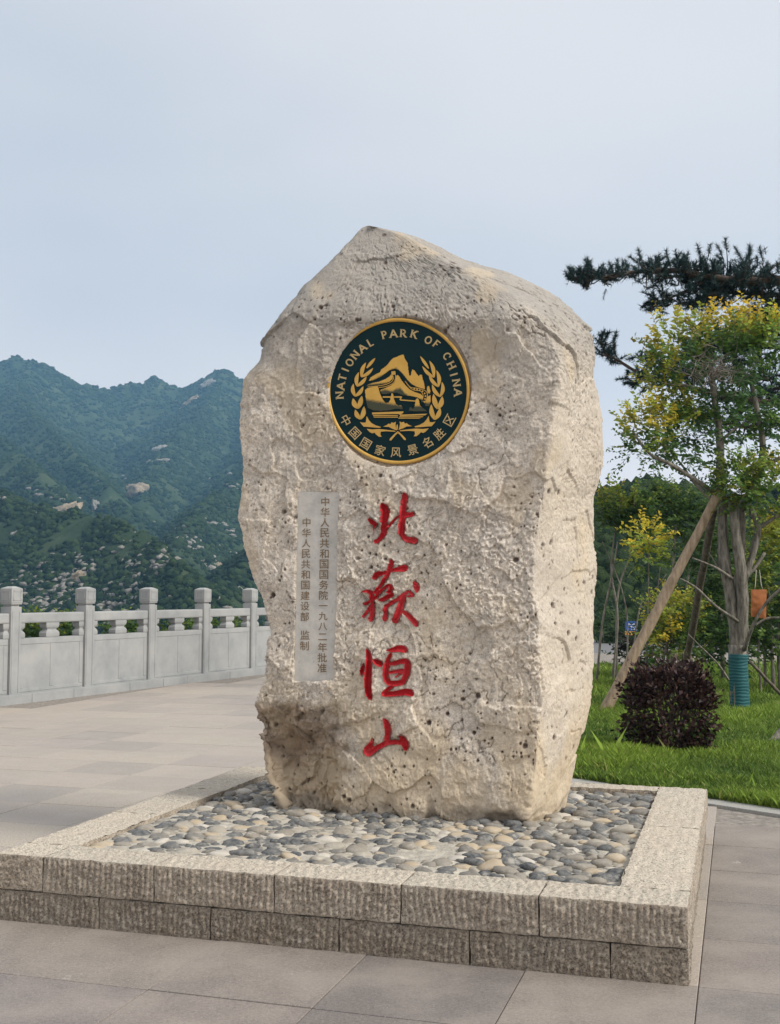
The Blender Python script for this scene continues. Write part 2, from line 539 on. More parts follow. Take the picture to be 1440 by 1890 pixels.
    c = N.mix(N.ramp(N.noise(24, 4, 0.6), [(0.68, 0.0), (0.75, 0.55)]), c, (0.24, 0.24, 0.235))
    M['marble'] = N.fin(c, 0.75, N.bump(N.noise(40, 5, 0.6), 0.35, 0.006), 0.25)
    # ground cover
    N = NT('lawn_soil')
    M['soil'] = N.fin(N.mix(N.noise(3, 5), (0.035, 0.065, 0.014), (0.07, 0.10, 0.025)), 0.95)
    M['grass'] = leaf_mat('grass_blades', 0.35, 0.55)
    M['leaf'] = leaf_mat('leaves', 0.5, 0.45)
    M['dark_leaf'] = leaf_mat('dark_leaves', 0.15, 0.5)
    M['needle'] = leaf_mat('pine_needles', 0.15, 0.55)
    def bark(name, a, b, sc):
        N = NT(name)
        v = N.mapv((1, 1, 0.22))
        f = N.noise(sc, 6, 0.65, v)
        c = N.ramp(f, [(0.33, a), (0.66, b)])
        return N.fin(c, 0.9, N.bump(f, 0.8, 0.02), 0.15)
    M['bark'] = bark('grey_bark', (0.075, 0.068, 0.055), (0.30, 0.275, 0.235), 30)
    M['pine_bark'] = bark('pine_bark', (0.04, 0.035, 0.03), (0.14, 0.11, 0.09), 14)
    M['twig'] = bark('dead_twigs', (0.13, 0.115, 0.10), (0.30, 0.27, 0.235), 30)
    M['pole'] = bark('peeled_pole', (0.24, 0.175, 0.12), (0.47, 0.365, 0.26), 26)
    M['dark_pole'] = bark('weathered_pole', (0.07, 0.06, 0.048), (0.20, 0.17, 0.135), 26)
    N = NT('teal_wrap')
    wv = N.n('ShaderNodeTexWave', wave_type='BANDS', bands_direction='Z')
    N.put(wv.inputs['Vector'], N.pos())
    wv.inputs['Scale'].default_value = 9
    wv.inputs['Distortion'].default_value = 4
    M['wrap'] = N.fin(N.mix(wv.outputs['Fac'], (0.012, 0.075, 0.085), (0.022, 0.115, 0.125)), 0.6, N.bump(wv.outputs['Fac'], 0.35, 0.01))
    N = NT('orange_mesh')
    M['orange'] = N.fin(N.mix(N.noise(60, 3), (0.27, 0.085, 0.025), (0.40, 0.145, 0.05)), 0.7)
    for k, c in dict(sign_blue=(0.02, 0.10, 0.42), sign_white=(0.75, 0.78, 0.8), sign_yellow=(0.75, 0.36, 0.05), metal=(0.30, 0.31, 0.32), cord=(0.45, 0.42, 0.35)).items():
        N = NT(k); M[k] = N.fin(N.mix(N.noise(40, 3), c, tuple(0.85 * v for v in c)), 0.55)
    # hills
    N = NT('hillside')
    c = N.ramp(N.noise(0.035, 7, 0.62), [(0.3, (0.026, 0.048, 0.022)), (0.5, (0.048, 0.078, 0.034)), (0.7, (0.095, 0.118, 0.055))])
    c = N.mix(N.ramp(N.noise(0.16, 7, 0.7), [(0.60, 0.0), (0.68, 0.7)]), c, N.ramp(N.noise(0.5, 5, 0.6), [(0.3, (0.07, 0.08, 0.06)), (0.7, (0.22, 0.21, 0.18))]))
    M['hill'] = N.fin(c, 0.95, N.bump(N.noise(0.12, 9, 0.72), 1.0, 4.0), 0.1)
    N = NT('hill_shrubs')
    c = N.mix(N.ramp(N.island(), [(0, 0.0), (1, 1.0)]), (0.010, 0.026, 0.012), (0.050, 0.080, 0.028))
    M['shrub'] = N.fin(c, 0.9, N.bump(N.noise(1.6, 5, 0.7), 1.0, 0.8), 0.1)
    N = NT('hill_rock')
    c = N.ramp(N.noise(0.7, 6, 0.65), [(0.3, (0.17, 0.16, 0.14)), (0.6, (0.36, 0.34, 0.30)), (0.8, (0.48, 0.45, 0.40))])
    M['rock'] = N.fin(c, 0.95, N.bump(N.noise(1.2, 6, 0.7), 0.9, 1.0), 0.1)
    N = NT('tan_rock')
    c = N.ramp(N.noise(0.35, 6, 0.65), [(0.3, (0.26, 0.22, 0.17)), (0.6, (0.46, 0.37, 0.26)), (0.8, (0.52, 0.46, 0.38))])
    M['tan_rock'] = N.fin(c, 0.95, N.bump(N.noise(0.9, 6, 0.7), 0.9, 1.2), 0.1)
    N = NT('asphalt')
    M['asphalt'] = N.fin(N.mix(N.noise(20, 4), (0.13, 0.13, 0.135), (0.20, 0.20, 0.20)), 0.85)
build_materials()
# ================================================================== terrain
RIDGES = [   # (pixel x, pixel y, distance) along each crest, slope of its flanks, noise scale
    ([(-420, 720, 1500), (-200, 690, 1500), (-60, 660, 1500), (30, 653, 1500), (80, 667, 1500), (125, 692, 1500), (160, 706, 1500), (190, 714, 1520),
      (215, 712, 1540), (245, 700, 1550), (285, 690, 1550), (300, 697, 1550), (345, 710, 1550), (362, 701, 1550), (400, 683, 1550), (415, 677, 1550),
      (432, 687, 1550), (470, 694, 1550), (540, 720, 1600), (620, 760, 1600), (760, 840, 1600), (900, 960, 1600)], 0.62, 0.8),
    ([(60, 665, 1490), (30, 720, 1250), (70, 770, 1080), (130, 825, 900), (190, 880, 760), (235, 940, 640)], 0.62, 0.7),
    ([(-330, 740, 1100), (-150, 770, 1000), (0, 800, 850), (60, 850, 720), (110, 900, 600)], 0.7, 0.6),
    ([(415, 680, 1545), (380, 745, 1300), (330, 800, 1120), (285, 850, 960), (258, 905, 820)], 0.6, 0.7),
    ([(470, 694, 1545), (520, 780, 1150), (480, 850, 850), (400, 905, 660), (345, 955, 520), (300, 1010, 420)], 0.62, 0.6),
    ([(-320, 850, 470), (-100, 885, 430), (0, 903, 405), (70, 925, 390), (140, 938, 370), (200, 952, 350), (265, 978, 325), (330, 1035, 285), (400, 1100, 245)], 0.62, 0.28),
    ([(560, 940, 420), (500, 985, 380), (430, 1050, 330), (370, 1110, 280)], 0.6, 0.28),
    ([(930, 1000, 100), (1050, 965, 98), (1110, 950, 96), (1160, 922, 96), (1200, 898, 96), (1232, 904, 96), (1290, 935, 94), (1400, 925, 94), (1600, 890, 94), (1900, 900, 96)], 0.2, 0.06),
]
_RS = []
for pts, slope, nsc in RIDGES:
    P = np.array([D(a, b, d) for a, b, d in pts])
    _RS.append((P, slope, nsc))
def terrain(X, Y):
    X = np.asarray(X, float); Y = np.asarray(Y, float)
    r = np.hypot(X, Y); az = np.degrees(np.arctan2(X, Y))
    left = sstep(3.0, -3.0, az)
    base = left * (-1.6 - 39 * sstep(25, 110, r)) + (1 - left) * (-1.6 + 1.4 * sstep(30, 38, r))
    Q = np.stack([X, Y, np.zeros_like(X)], -1)
    n1 = fbm(Q / 170.0, 5, 0.5)
    n2 = fbm(Q / 38.0 + 9.1, 4, 0.55)
    n3 = 1 - np.abs(fbm(Q / 190.0 + 5.5, 3, 0.45)) * 1.6
    wx = X + 22 * n2; wy = Y + 22 * pn(Q / 60.0 + 31)
    h = base + 3.0 * n2 * sstep(60, 160, r) * left
    for P, slope, nsc in _RS:
        best = np.full(X.shape, -1e9); near = np.full(X.shape, 1e9)
        for a, b in zip(P[:-1], P[1:]):
            ab = (b - a)[:2]
            L2 = ab @ ab
            t = np.clip(((wx - a[0]) * ab[0] + (wy - a[1]) * ab[1]) / L2, 0, 1)
            d = np.hypot(X - (a[0] + t * ab[0]), Y - (a[1] + t * ab[1]))
            hh = a[2] + t * (b[2] - a[2]) - slope * d * (1 + 0.35 * np.exp(-d / 50))
            near = np.minimum(near, d)
            best = np.maximum(best, hh)
        k = sstep(0, 60 * nsc + 5, np.maximum(0, best * 0 + 30))
        hh = best + nsc * (9 * n1 + 4.5 * n2 + 46 * (n3 - 0.75)) * (1 - np.exp(-near / (70 * nsc + 15)))
        if slope == 0.2: hh = np.where(az > 1.0, hh, -1e9)
        h = np.maximum(h, hh)
    return h
def build_terrain():
    na, nr = 500, 560
    az = np.radians(np.linspace(-34, 32, na))
    r = 9.0 * (1900 / 9.0) ** np.linspace(0, 1, nr)
    A, R = np.meshgrid(az, r)
    X, Y = R * np.sin(A), R * np.cos(A)
    Z = terrain(X, Y)
    V = np.stack([X, Y, Z], -1).reshape(-1, 3)
    i = np.arange(nr - 1)[:, None] * na + np.arange(na - 1)[None, :]
    q = np.stack([i, i + 1, i + na + 1, i + na], -1).reshape(-1, 4)
    o = obj('hills', np_mesh('hills', V, q), M['hill'])
    tag(o, kind='structure')
    return Z.min(), Z, az, r
ZMIN, TZ, TAZ, TR = build_terrain()
def ground_at(X, Y):
    """height of the terrain mesh itself"""
    a = (np.arctan2(X, Y) - TAZ[0]) / (TAZ[1] - TAZ[0])
    k = np.log(np.hypot(X, Y) / TR[0]) / np.log(TR[1] / TR[0])
    i = np.clip(np.floor(k).astype(int), 0, len(TR) - 2); j = np.clip(np.floor(a).astype(int), 0, len(TAZ) - 2)
    u = np.clip(k - i, 0, 1); v = np.clip(a - j, 0, 1)
    return TZ[i, j] * (1 - u) * (1 - v) + TZ[i + 1, j] * u * (1 - v) + TZ[i, j + 1] * (1 - u) * v + TZ[i + 1, j + 1] * u * v
def hit(px, py, r0=60, r1=2400, n=900):
    d = ray(px, py)
    k = np.geomspace(r0, r1, n)
    P = CAMP + d[None, :] * k[:, None]
    h = terrain(P[:, 0], P[:, 1])
    w = np.where(P[:, 2] < h)[0]
    return P[w[0]] if len(w) else None
_ico = bmesh.new(); bmesh.ops.create_icosphere(_ico, subdivisions=1, radius=1.0)
ICO_V = np.array([v.co[:] for v in _ico.verts]); ICO_F = np.array([[v.index for v in f.verts] for f in _ico.faces]); _ico.free()
_ico = bmesh.new(); bmesh.ops.create_icosphere(_ico, subdivisions=2, radius=1.0)
ICO2_V = np.array([v.co[:] for v in _ico.verts]); ICO2_F = np.array([[v.index for v in f.verts] for f in _ico.faces]); _ico.free()
_ico = bmesh.new(); bmesh.ops.create_icosphere(_ico, subdivisions=4, radius=1.0)
ICO4_V = np.array([v.co[:] for v in _ico.verts]); ICO4_F = np.array([[v.index for v in f.verts] for f in _ico.faces]); _ico.free()
def scatter(name, P, S, mat, jit, label, cat, rot=True, yaw=None):
    n = len(P)
    nv = len(ICO_V)
    B = ICO_V[None] * (1 + jit * rng.normal(size=(n, nv, 1)))
    B = B * S[:, None, :]
    th = rng.uniform(0, 6.283, n) if yaw is None else yaw + rng.normal(size=n) * 0.4
    c, s = np.cos(th)[:, None], np.sin(th)[:, None]
    B = np.stack([B[..., 0] * c - B[..., 1] * s, B[..., 0] * s + B[..., 1] * c, B[..., 2]], -1)
    V = (B + P[:, None, :]).reshape(-1, 3)
    T = (ICO_F[None] + (np.arange(n) * nv)[:, None, None]).reshape(-1, 3)
    o = obj(name, np_mesh(name, V, tris=T, smooth=False), mat)
    return tag(o, label, cat, kind='stuff')
def in_sight(X, Y, Z, slack=0.004):
    """leave out what lies well behind a crest"""
    e0 = (Z + 2.0 - CAM_H) / np.hypot(X, Y)
    ok = np.ones(len(X), bool)
    for f in np.linspace(0.12, 0.985, 34):
        x, y = X * f, Y * f
        ok &= (ground_at(x, y) - CAM_H) / np.hypot(x, y) < e0 + slack
    return ok
def hill_cover():
    n = 80000
    az = np.radians(rng.uniform(-23, -4, n))
    r = 215 * (1650 / 215.0) ** (rng.uniform(0, 1, n) ** 0.85)
    X, Y = r * np.sin(az), r * np.cos(az)
    m = fbm(np.stack([X, Y, 0 * X], -1) / 26.0, 4, 0.6)
    keep = m > -0.22 + 0.22 * rng.normal(size=n)
    X, Y, r, m = X[keep], Y[keep], r[keep], m[keep]
    Z = ground_at(X, Y)
    v = in_sight(X, Y, Z); X, Y, Z, r = X[v], Y[v], Z[v], r[v]
    s = (0.6 + 0.0010 * r) * rng.uniform(0.5, 1.6, len(X))
    P = np.stack([X, Y, Z + 0.15 * s], -1)
    S = np.stack([s, s, s * rng.uniform(0.6, 1.0, len(X))], -1)
    scatter('hill_shrubs', P, S, M['shrub'], 0.28, 'dark green scrub covering the far mountain slopes', 'scrub')
    # right hand slope behind the garden
    n = 7000
    az = np.radians(rng.uniform(7, 24, n)); r = 34 * (105 / 34.0) ** rng.uniform(0, 1, n)
    X, Y = r * np.sin(az), r * np.cos(az)
    s = rng.uniform(0.2, 0.7, n) * (0.5 + r / 150)
    P = np.stack([X, Y, ground_at(X, Y) + 0.3 * s], -1)
    scatter('slope_shrubs', P, np.stack([s, s, s * 1.2], -1), M['shrub'], 0.28, 'dark wooded slope beyond the garden trees', 'scrub')
    # rocks
    n = 60000
    az = np.radians(rng.uniform(-23, -4, n))
    r = 215 * (1550 / 215.0) ** (rng.uniform(0, 1, n) ** 1.35)
    X, Y = r * np.sin(az), r * np.cos(az)
    m = fbm(np.stack([X, Y, 0 * X], -1) / 42.0 + 3.3, 4, 0.62)
    keep = m > 0.52 + 0.24 * rng.normal(size=n) + 0.7 * sstep(420, 900, r)
    X, Y, r = X[keep], Y[keep], r[keep]
    Z = ground_at(X, Y)
    v = in_sight(X, Y, Z); X, Y, Z, r = X[v], Y[v], Z[v], r[v]
    s = (0.16 + 0.00085 * r) * rng.uniform(0.3, 1.0, len(X)) ** 1.5 * 2.2
    P = np.stack([X, Y, Z + 0.55 * s], -1)
    S = np.stack([s * 1.6, s * 0.9, s * 0.8], -1)
    scatter('hill_rocks', P, S, M['rock'], 0.25, 'pale rocks strewn over the mountain slopes', 'rocks', yaw=0.3)
hill_cover()
def outcrop(px, py, wpx, hpx, tilt, mat, label, seed):
    P = hit(px, py)
    if P is None: return
    sc = np.linalg.norm(P) / F_PX
    V = ICO4_V.copy()
    V = np.sign(V) * np.abs(V) ** 0.75
    nn = fbm(V * 1.6 + seed, 4, 0.6)
    V = V * (1 + 0.35 * nn[:, None])
    q = fbm(V * 2.3 + seed * 2, 3); V *= (1 + 0.12 * (np.floor(q * 5) / 5))[:, None]
    V = V * np.array([wpx * sc * 0.5, max(wpx, hpx) * sc * 0.45, hpx * sc * 0.55])
    c, s = math.cos(tilt), math.sin(tilt)
    V = np.stack([V[:, 0] * c - V[:, 2] * s, V[:, 1], V[:, 0] * s + V[:, 2] * c], -1)
    e = empty('rock_outcrop', (P[0], P[1], P[2] - hpx * sc * 0.3), label, 'rock', 'rock outcrops on the mountain slopes')
    obj('rock_face', np_mesh('rock_outcrop', V + P, tris=ICO4_F, smooth=False), mat, e)
outcrop(116, 946, 58, 20, 0.38, M['tan_rock'], 'long tan slab of rock tilted on the near spur crest', 1)
outcrop(254, 908, 38, 28, 0.1, M['tan_rock'], 'rounded pale crag standing in the middle of the valley', 2)
outcrop(177, 940, 13, 30, 0.05, M['rock'], 'narrow upright rock pillar beside the long tan slab', 3)
outcrop(148, 1067, 24, 22, 0.6, M['tan_rock'], 'small tan crag low on the spur above the balustrade', 4)
outcrop(354, 745, 44, 12, 0.55, M['tan_rock'], 'slanting pale rock band below the pointed summit', 5)
outcrop(383, 712, 30, 14, 0.5, M['rock'], 'broken grey rocks high under the pointed summit', 6)
outcrop(296, 832, 26, 18, 0.2, M['rock'], 'reddish grey crag on the upper valley side', 7)
outcrop(30, 990, 18, 14, 0.3, M['rock'], 'grey boulder on the left flank of the near spur', 8)
outcrop(402, 1052, 18, 22, -0.2, M['tan_rock'], 'small upright crag behind the boulder edge', 9)

# ================================================================== pavement
LA, LB = np.array([-1.02, 4.46]), np.array([0.425, 3.615])      # lawn edge in plinth coordinates
LDIR = (LB - LA) / np.linalg.norm(LB - LA)
LNOR = np.array([-LDIR[1], LDIR[0]])                              # towards the lawn
RAIL0, RAIL1 = G(0, 1302)[:2], G(490, 1243)[:2]
RDIR = (RAIL1 - RAIL0) / np.linalg.norm(RAIL1 - RAIL0)
RNOR = np.array([RDIR[1], -RDIR[0]])                              # towards the pavement
def lawn_side(s, t):
    return (np.asarray(s) - LA[0]) * LNOR[0] + (np.asarray(t) - LA[1]) * LNOR[1]
def build_pavement():
    a = RAIL0 - RDIR * 16 - RNOR * 0.05; b = RAIL0 + RDIR * 14 - RNOR * 0.05
    V = [(a[0], a[1], -0.012), (b[0], b[1], -0.012), (30, b[1], -0.012), (30, -12, -0.012), (-14, -12, -0.012), (-14, a[1] - 4, -0.012)]
    pav = obj('pavement', pd_mesh('pavement', V, [[5, 4, 3, 2, 1, 0]]), M['joint'])
    tag(pav, kind='structure')
    sw, sd = 0.622, 0.600
    bm = bmesh.new()
    bm_box(bm, 0.0018, sw - 0.0018, 0.0018, sd - 0.0018, -0.05, 0.0, 0.0028)
    slab = bm_mesh('paving_slab', bm)
    slab.materials.append(M['paving'])
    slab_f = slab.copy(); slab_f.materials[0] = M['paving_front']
    rot = Matrix.Rotation(-ANG, 4, 'Z')
    near, far = [], []
    for i in range(-26, 12):
        for j in range(-8, 36):
            s0, t0 = 0.03 + sw * i, -0.585 + sd * j
            if s0 > -2.86 and s0 + sw < 0.02 and t0 > 0.02 and t0 + sd < 2.5: continue
            cs, ct = s0 + sw / 2, t0 + sd / 2
            kk = (cs - LA[0]) * LDIR[0] + (ct - LA[1]) * LDIR[1]
            if lawn_side(cs, ct) > -0.42 and kk > -2.7: continue
            P = W(s0, t0, 0.0); Pc = W(cs, ct, 0.0)
            if (Pc[:2] - RAIL0) @ RNOR < 0.35 or Pc[1] < 2.2: continue
            px, py, dep = project(Pc)
            if Pc[1] > 22 or dep < 1: continue
            vis = -150 < px < 1600 and py < 2150
            (near if vis else far).append((dep, P))
    near.sort(key=lambda a: a[0])
    rest = far + near[290:]
    for k, (d, P) in enumerate(near[:290]):
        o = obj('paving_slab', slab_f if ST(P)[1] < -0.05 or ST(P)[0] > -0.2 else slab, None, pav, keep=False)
        zz = random.uniform(-0.0015, 0.0015)
        o.matrix_basis = Matrix.Translation((P[0], P[1], zz)) @ rot @ Matrix.Rotation(random.gauss(0, 0.0006), 4, 'X')
    if rest:
        sv = np.array([v.co[:] for v in slab.vertices])
        c, s = math.cos(-ANG), math.sin(-ANG)
        sv = np.stack([sv[:, 0] * c - sv[:, 1] * s, sv[:, 0] * s + sv[:, 1] * c, sv[:, 2]], -1)
        fs = [list(p.vertices) for p in slab.polygons]
        V, Fs = [], []
        for k, (d, P) in enumerate(rest):
            V.append(sv + np.array([P[0], P[1], random.uniform(-0.0015, 0.0015)]))
            Fs += [[i + k * len(sv) for i in f] for f in fs]
        o = obj('farther_slabs', pd_mesh('farther_slabs', np.concatenate(V), Fs), M['paving'], pav)
        tag(o, kind='stuff')
    # flush kerb stones along the lawn
    kb = bmesh.new(); bm_box(kb, 0.003, 0.597, -0.2, 0.0, -0.06, 0.012, 0.005)
    km = bm_mesh('kerb_stone', kb); km.materials.append(M['kerb'])
    for k in range(-4, 8):
        p = LA + LDIR * 0.6 * k
        P = W(p[0], p[1], 0.0)
        d2 = W(*(p + LDIR), 0.0) - P
        o = obj('kerb_stone', km, None, pav, keep=False)
        o.matrix_basis = Matrix.Translation((P[0], P[1], 0.0)) @ Matrix.Rotation(math.atan2(d2[1], d2[0]), 4, 'Z')
    return pav
PAV = build_pavement()

# ================================================================== plinth
PL_S0, PL_T1, PL_H, PL_MID = -2.9, 2.58, 0.28, 0.127
def dressed(name, s0, s1, t0, t1, z0, z1, mat, parent, amp=0.006, tool=0.006, seed=0.0, res=0.011, round_=0.0045):
    def axis(a, b): return np.linspace(a, b, max(2, min(140, int((b - a) / res) + 1)))
    g = Geo()
    GV = []
    cen = np.array([(s0 + s1) / 2, (t0 + t1) / 2, (z0 + z1) / 2]); hs = np.array([(s1 - s0) / 2, (t1 - t0) / 2, (z1 - z0) / 2])
    S_, T_, Z_ = axis(s0, s1), axis(t0, t1), axis(z0, z1)
    cs_, ct_, cz_ = S_[::8], T_[::8], Z_[::4]
    cs_ = np.append(cs_, S_[-1]); ct_ = np.append(ct_, T_[-1]); cz_ = np.append(cz_, Z_[-1])
    faces = [(S_, Z_, 1, t0, (0, 2)), (cs_, cz_, 1, t1, (0, 2)), (ct_, cz_, 0, s0, (1, 2)), (T_[::2] if s1 > -0.05 and len(T_) % 2 else T_ if s1 > -0.05 else ct_, Z_ if s1 > -0.05 else cz_, 0, s1, (1, 2)), (S_, T_, 2, z1, (0, 1)), (cs_, ct_, 2, z0, (0, 1))]
    for A, B, ax, val, (i, j) in faces:
        a, b = np.meshgrid(A, B, indexing='ij')
        P = np.zeros(a.shape + (3,)); P[..., i] = a; P[..., j] = b; P[..., ax] = val
        sgn = 1.0 if val > cen[ax] else -1.0
        # rounded arrises
        q = (P - cen); lim = hs - round_; c_ = np.clip(q, -lim, lim); dlt = q - c_
        ln = np.linalg.norm(dlt, axis=-1, keepdims=True) + 1e-9
        q = c_ + dlt / ln * np.minimum(ln, round_)
        P2 = cen + q
        fall = np.ones(a.shape)
        for k in (i, j):
            e = hs[k] - np.abs(P[..., k] - cen[k])
            fall = fall * sstep(0, 0.02, e)
        nv = np.stack([pn(P * 21 + 5 + seed), pn(P * 21 + 50 + seed), pn(P * 21 + 90 + seed)], -1)
        P2 = P2 + nv * amp
        d = 0.006 * fbm(P * 55 + seed, 3, 0.6)
        if tool and ax == 1: d = d + tool * (np.abs(np.sin(P[..., 0] * math.pi / 0.026 + 2.2 * pn(P * 7 + seed))) - 0.5)
        if tool and ax == 2: d = d + 0.35 * tool * (np.abs(np.sin((P[..., 0] * 0.8 + P[..., 1] * 0.25) * math.pi / 0.035 + 1.6 * pn(P * 6 + seed))) - 0.5)
        if tool and ax == 0: d = d + tool * 0.5 * pn(P * 30 + seed)
        gv = np.zeros(a.shape)
        if tool > 0.004 and ax == 1: gv = sstep(0.45, 0.05, np.abs(np.sin(P[..., 0] * math.pi / 0.026 + 2.2 * pn(P * 7 + seed)))) * fall
        GV.append(gv.ravel())
        P2[..., ax] += sgn * d * fall
        n1, n2 = a.shape
        Wd = W(P2[..., 0], P2[..., 1], P2[..., 2]).reshape(-1, 3)
        ii = (np.arange(n1 - 1)[:, None] * n2 + np.arange(n2 - 1)[None]).reshape(-1)
        qd = np.stack([ii, ii + n2, ii + n2 + 1, ii + 1], -1)
        flip = (sgn > 0) != (ax != 1)
        if flip: qd = qd[:, ::-1]
        g.add(Wd, qd)
    me = np_mesh(name, np.concatenate(g.V), np.concatenate(g.Q), attrs=dict(groove=np.concatenate(GV)))
    return obj(name, me, mat, parent)
def sx_on_front(px, z):
    best = None
    for s in np.linspace(-3.2, 0.2, 3401):
        q = project(W(s, 0.0, z))[0]
        if best is None or abs(q - px) < best[0]: best = (abs(q - px), s)
    return best[1]
def build_plinth():
    e = empty('stone_plinth', W(PL_S0 / 2, PL_T1 / 2, 0.0), 'low rectangular granite plinth with a cobbled bed under the inscribed boulder', 'plinth')
    gp = 0.0012
    top = [PL_S0] + [sx_on_front(p, 0.22) for p in (79, 284, 506, 740, 995)] + [0.0]
    rim_f, rim_s, rim_b = 0.225, 0.268, 0.15
    for k, (a, b) in enumerate(zip(top[:-1], top[1:])):
        dressed('edge_block', a + gp, b - gp, 0.0, rim_f, PL_MID + 0.004, PL_H, M['granite'], e, seed=k * 7.7, res=0.0055, tool=0.002 if k == 0 else 0.007, amp=0.002 if k == 0 else 0.003)
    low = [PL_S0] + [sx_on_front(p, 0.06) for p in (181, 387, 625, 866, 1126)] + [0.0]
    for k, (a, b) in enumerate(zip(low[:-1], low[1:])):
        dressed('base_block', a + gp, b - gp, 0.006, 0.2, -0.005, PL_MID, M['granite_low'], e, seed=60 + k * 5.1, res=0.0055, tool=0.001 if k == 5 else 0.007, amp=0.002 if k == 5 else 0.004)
    # right side, back and left side
    ts = [rim_f, 1.42, PL_T1]
    for k, (a, b) in enumerate(zip(ts[:-1], ts[1:])):
        dressed('edge_block', -rim_s, -0.0, a + gp, b - (gp if k == 0 else 0), PL_MID + 0.004, PL_H, M['granite'], e, seed=20 + k * 3, res=0.016, tool=0.006)
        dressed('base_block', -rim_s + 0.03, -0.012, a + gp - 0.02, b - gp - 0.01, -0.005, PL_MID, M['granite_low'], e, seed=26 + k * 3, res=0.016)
    ts = [rim_f, 0.98, 1.75, PL_T1]
    for k, (a, b) in enumerate(zip(ts[:-1], ts[1:])):
        dressed('edge_block', PL_S0, PL_S0 + rim_s, a + gp, b - gp, PL_MID + 0.004, PL_H, M['granite'], e, seed=30 + k * 3, res=0.016, tool=0.006)
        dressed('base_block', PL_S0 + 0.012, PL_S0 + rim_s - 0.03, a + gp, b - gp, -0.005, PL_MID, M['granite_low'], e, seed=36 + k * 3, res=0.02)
    bs = [PL_S0 + rim_s, -1.9, -1.05, -rim_s]
    for k, (a, b) in enumerate(zip(bs[:-1], bs[1:])):
        dressed('edge_block', a + gp, b - gp, PL_T1 - rim_b, PL_T1, PL_MID + 0.004, PL_H, M['granite'], e, seed=40 + k * 3, res=0.016, tool=0.008)
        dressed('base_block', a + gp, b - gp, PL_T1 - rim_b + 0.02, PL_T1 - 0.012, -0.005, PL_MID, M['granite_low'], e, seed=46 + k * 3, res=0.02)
    # mortar bed
    a = np.linspace(PL_S0 + 0.2, -0.2, 200); b = np.linspace(0.16, PL_T1 - 0.1, 180)
    A, B = np.meshgrid(a, b, indexing='ij')
    P = np.stack([A, B, 0 * A], -1)
    Z = 0.252 + 0.012 * fbm(P * 3.1, 4) + 0.006 * fbm(P * 14 + 4, 3) + 0.018 * sstep(-1.3, -2.4, A) * sstep(1.4, 0.4, B)
    Z = Z * 1.0
    edge = np.minimum.reduce([A - (PL_S0 + 0.2), -0.2 - A, B - 0.16, PL_T1 - 0.1 - B])
    Z = np.minimum(Z, 0.262 + 0.0 * A); Z = Z - 0.03 * sstep(0.08, 0.0, edge)
    V = W(A, B, Z).reshape(-1, 3)
    n1, n2 = A.shape
    ii = (np.arange(n1 - 1)[:, None] * n2 + np.arange(n2 - 1)[None]).reshape(-1)
    obj('mortar_bed', np_mesh('mortar_bed', V, np.stack([ii, ii + n2, ii + n2 + 1, ii + 1], -1)), M['mortar'], e)
    def bedz(s, t):
        i = int(np.clip((s - a[0]) / (a[1] - a[0]), 0, n1 - 1)); j = int(np.clip((t - b[0]) / (b[1] - b[0]), 0, n2 - 1))
        return Z[i, j]
    # pebbles
    lo = (PL_S0 + rim_s + 0.03, -rim_s - 0.035, rim_f + 0.035, PL_T1 - rim_b - 0.03)
    fp = [(-2.22, 1.40), (-0.80, 1.30), (-0.68, 2.2), (-2.1, 2.2)]
    pts = []
    rs = random.Random(5)
    cell = {}
    tries = 0
    while tries < 34000:
        tries += 1
        s = rs.uniform(lo[0], lo[1]); t = rs.uniform(lo[2], lo[3])
        if -2.12 < s < -0.74 and 1.42 < t < 2.12: continue
        big = rs.random()
        rad = 0.047 if tries < 2200 else 0.037 if tries < 10000 else 0.025
        rad *= rs.uniform(0.85, 1.15)
        sparse = s < -1.0 and t < 1.2
        if sparse and pn(np.array([s * 2.4, t * 2.4, 3.0])) > 0.42: continue
        ok = True
        ci, cj = int(s / 0.15), int(t / 0.15)
        for di in (-1, 0, 1):
            for dj in (-1, 0, 1):
                for (s2, t2, r2) in cell.get((ci + di, cj + dj), ()):
                    if (s - s2) ** 2 + (1.25 * (t - t2)) ** 2 < ((rad + r2) * 0.93) ** 2: ok = False
        if not ok: continue
        cell.setdefault((ci, cj), []).append((s, t, rad))
        pts.append((s, t, rad, sparse))
    base = []
    for k in range(14):
        V = ICO2_V.copy()
        V = V * np.abs(V) ** -0.12 if False else V
        V = V * (1 + 0.34 * fbm(V * 1.0 + k * 11.3, 3)[:, None])
        V = V * np.array([rs.uniform(1.0, 1.3), rs.uniform(0.68, 0.95), rs.uniform(0.36, 0.52)])
        m = np_mesh('pebble', V, tris=ICO2_F)
        m.materials.append(M['pebble'])
        base.append((m, V))
    def order(p):
        P = W(p[0], p[1], 0.27); px, py, d = project(P)
        hid = -2.15 < p[0] < -0.5 and p[1] > 2.0
        return (hid or not (0 < px < 1440), d)
    pts.sort(key=order)
    rest = Geo()
    for k, (s, t, rad, sparse) in enumerate(pts):
        m, V = base[k % 14]
        P = W(s, t, 0.0)
        z = bedz(s, t) + rad * (rs.uniform(-0.3, 0.0) if sparse else rs.uniform(-0.16, 0.16))
        rot = Euler((rs.gauss(0, 0.12), rs.gauss(0, 0.12), rs.gauss(-ANG, 0.5))).to_matrix().to_4x4()
        mt = Matrix.Translation((P[0], P[1], z)) @ rot @ Matrix.Scale(rad * 1.02, 4)
        if k < 300:
            o = obj('pebble', m, None, e)
            o.matrix_basis = mt
        else:
            mm = np.array(mt)
            rest.add(V @ mm[:3, :3].T + mm[:3, 3], None, ICO2_F)
    if rest.n:
        tag(obj('farther_pebbles', rest.mesh('farther_pebbles'), M['pebble_i'], e), kind='stuff')
    print('pebbles', len(pts))
build_plinth()
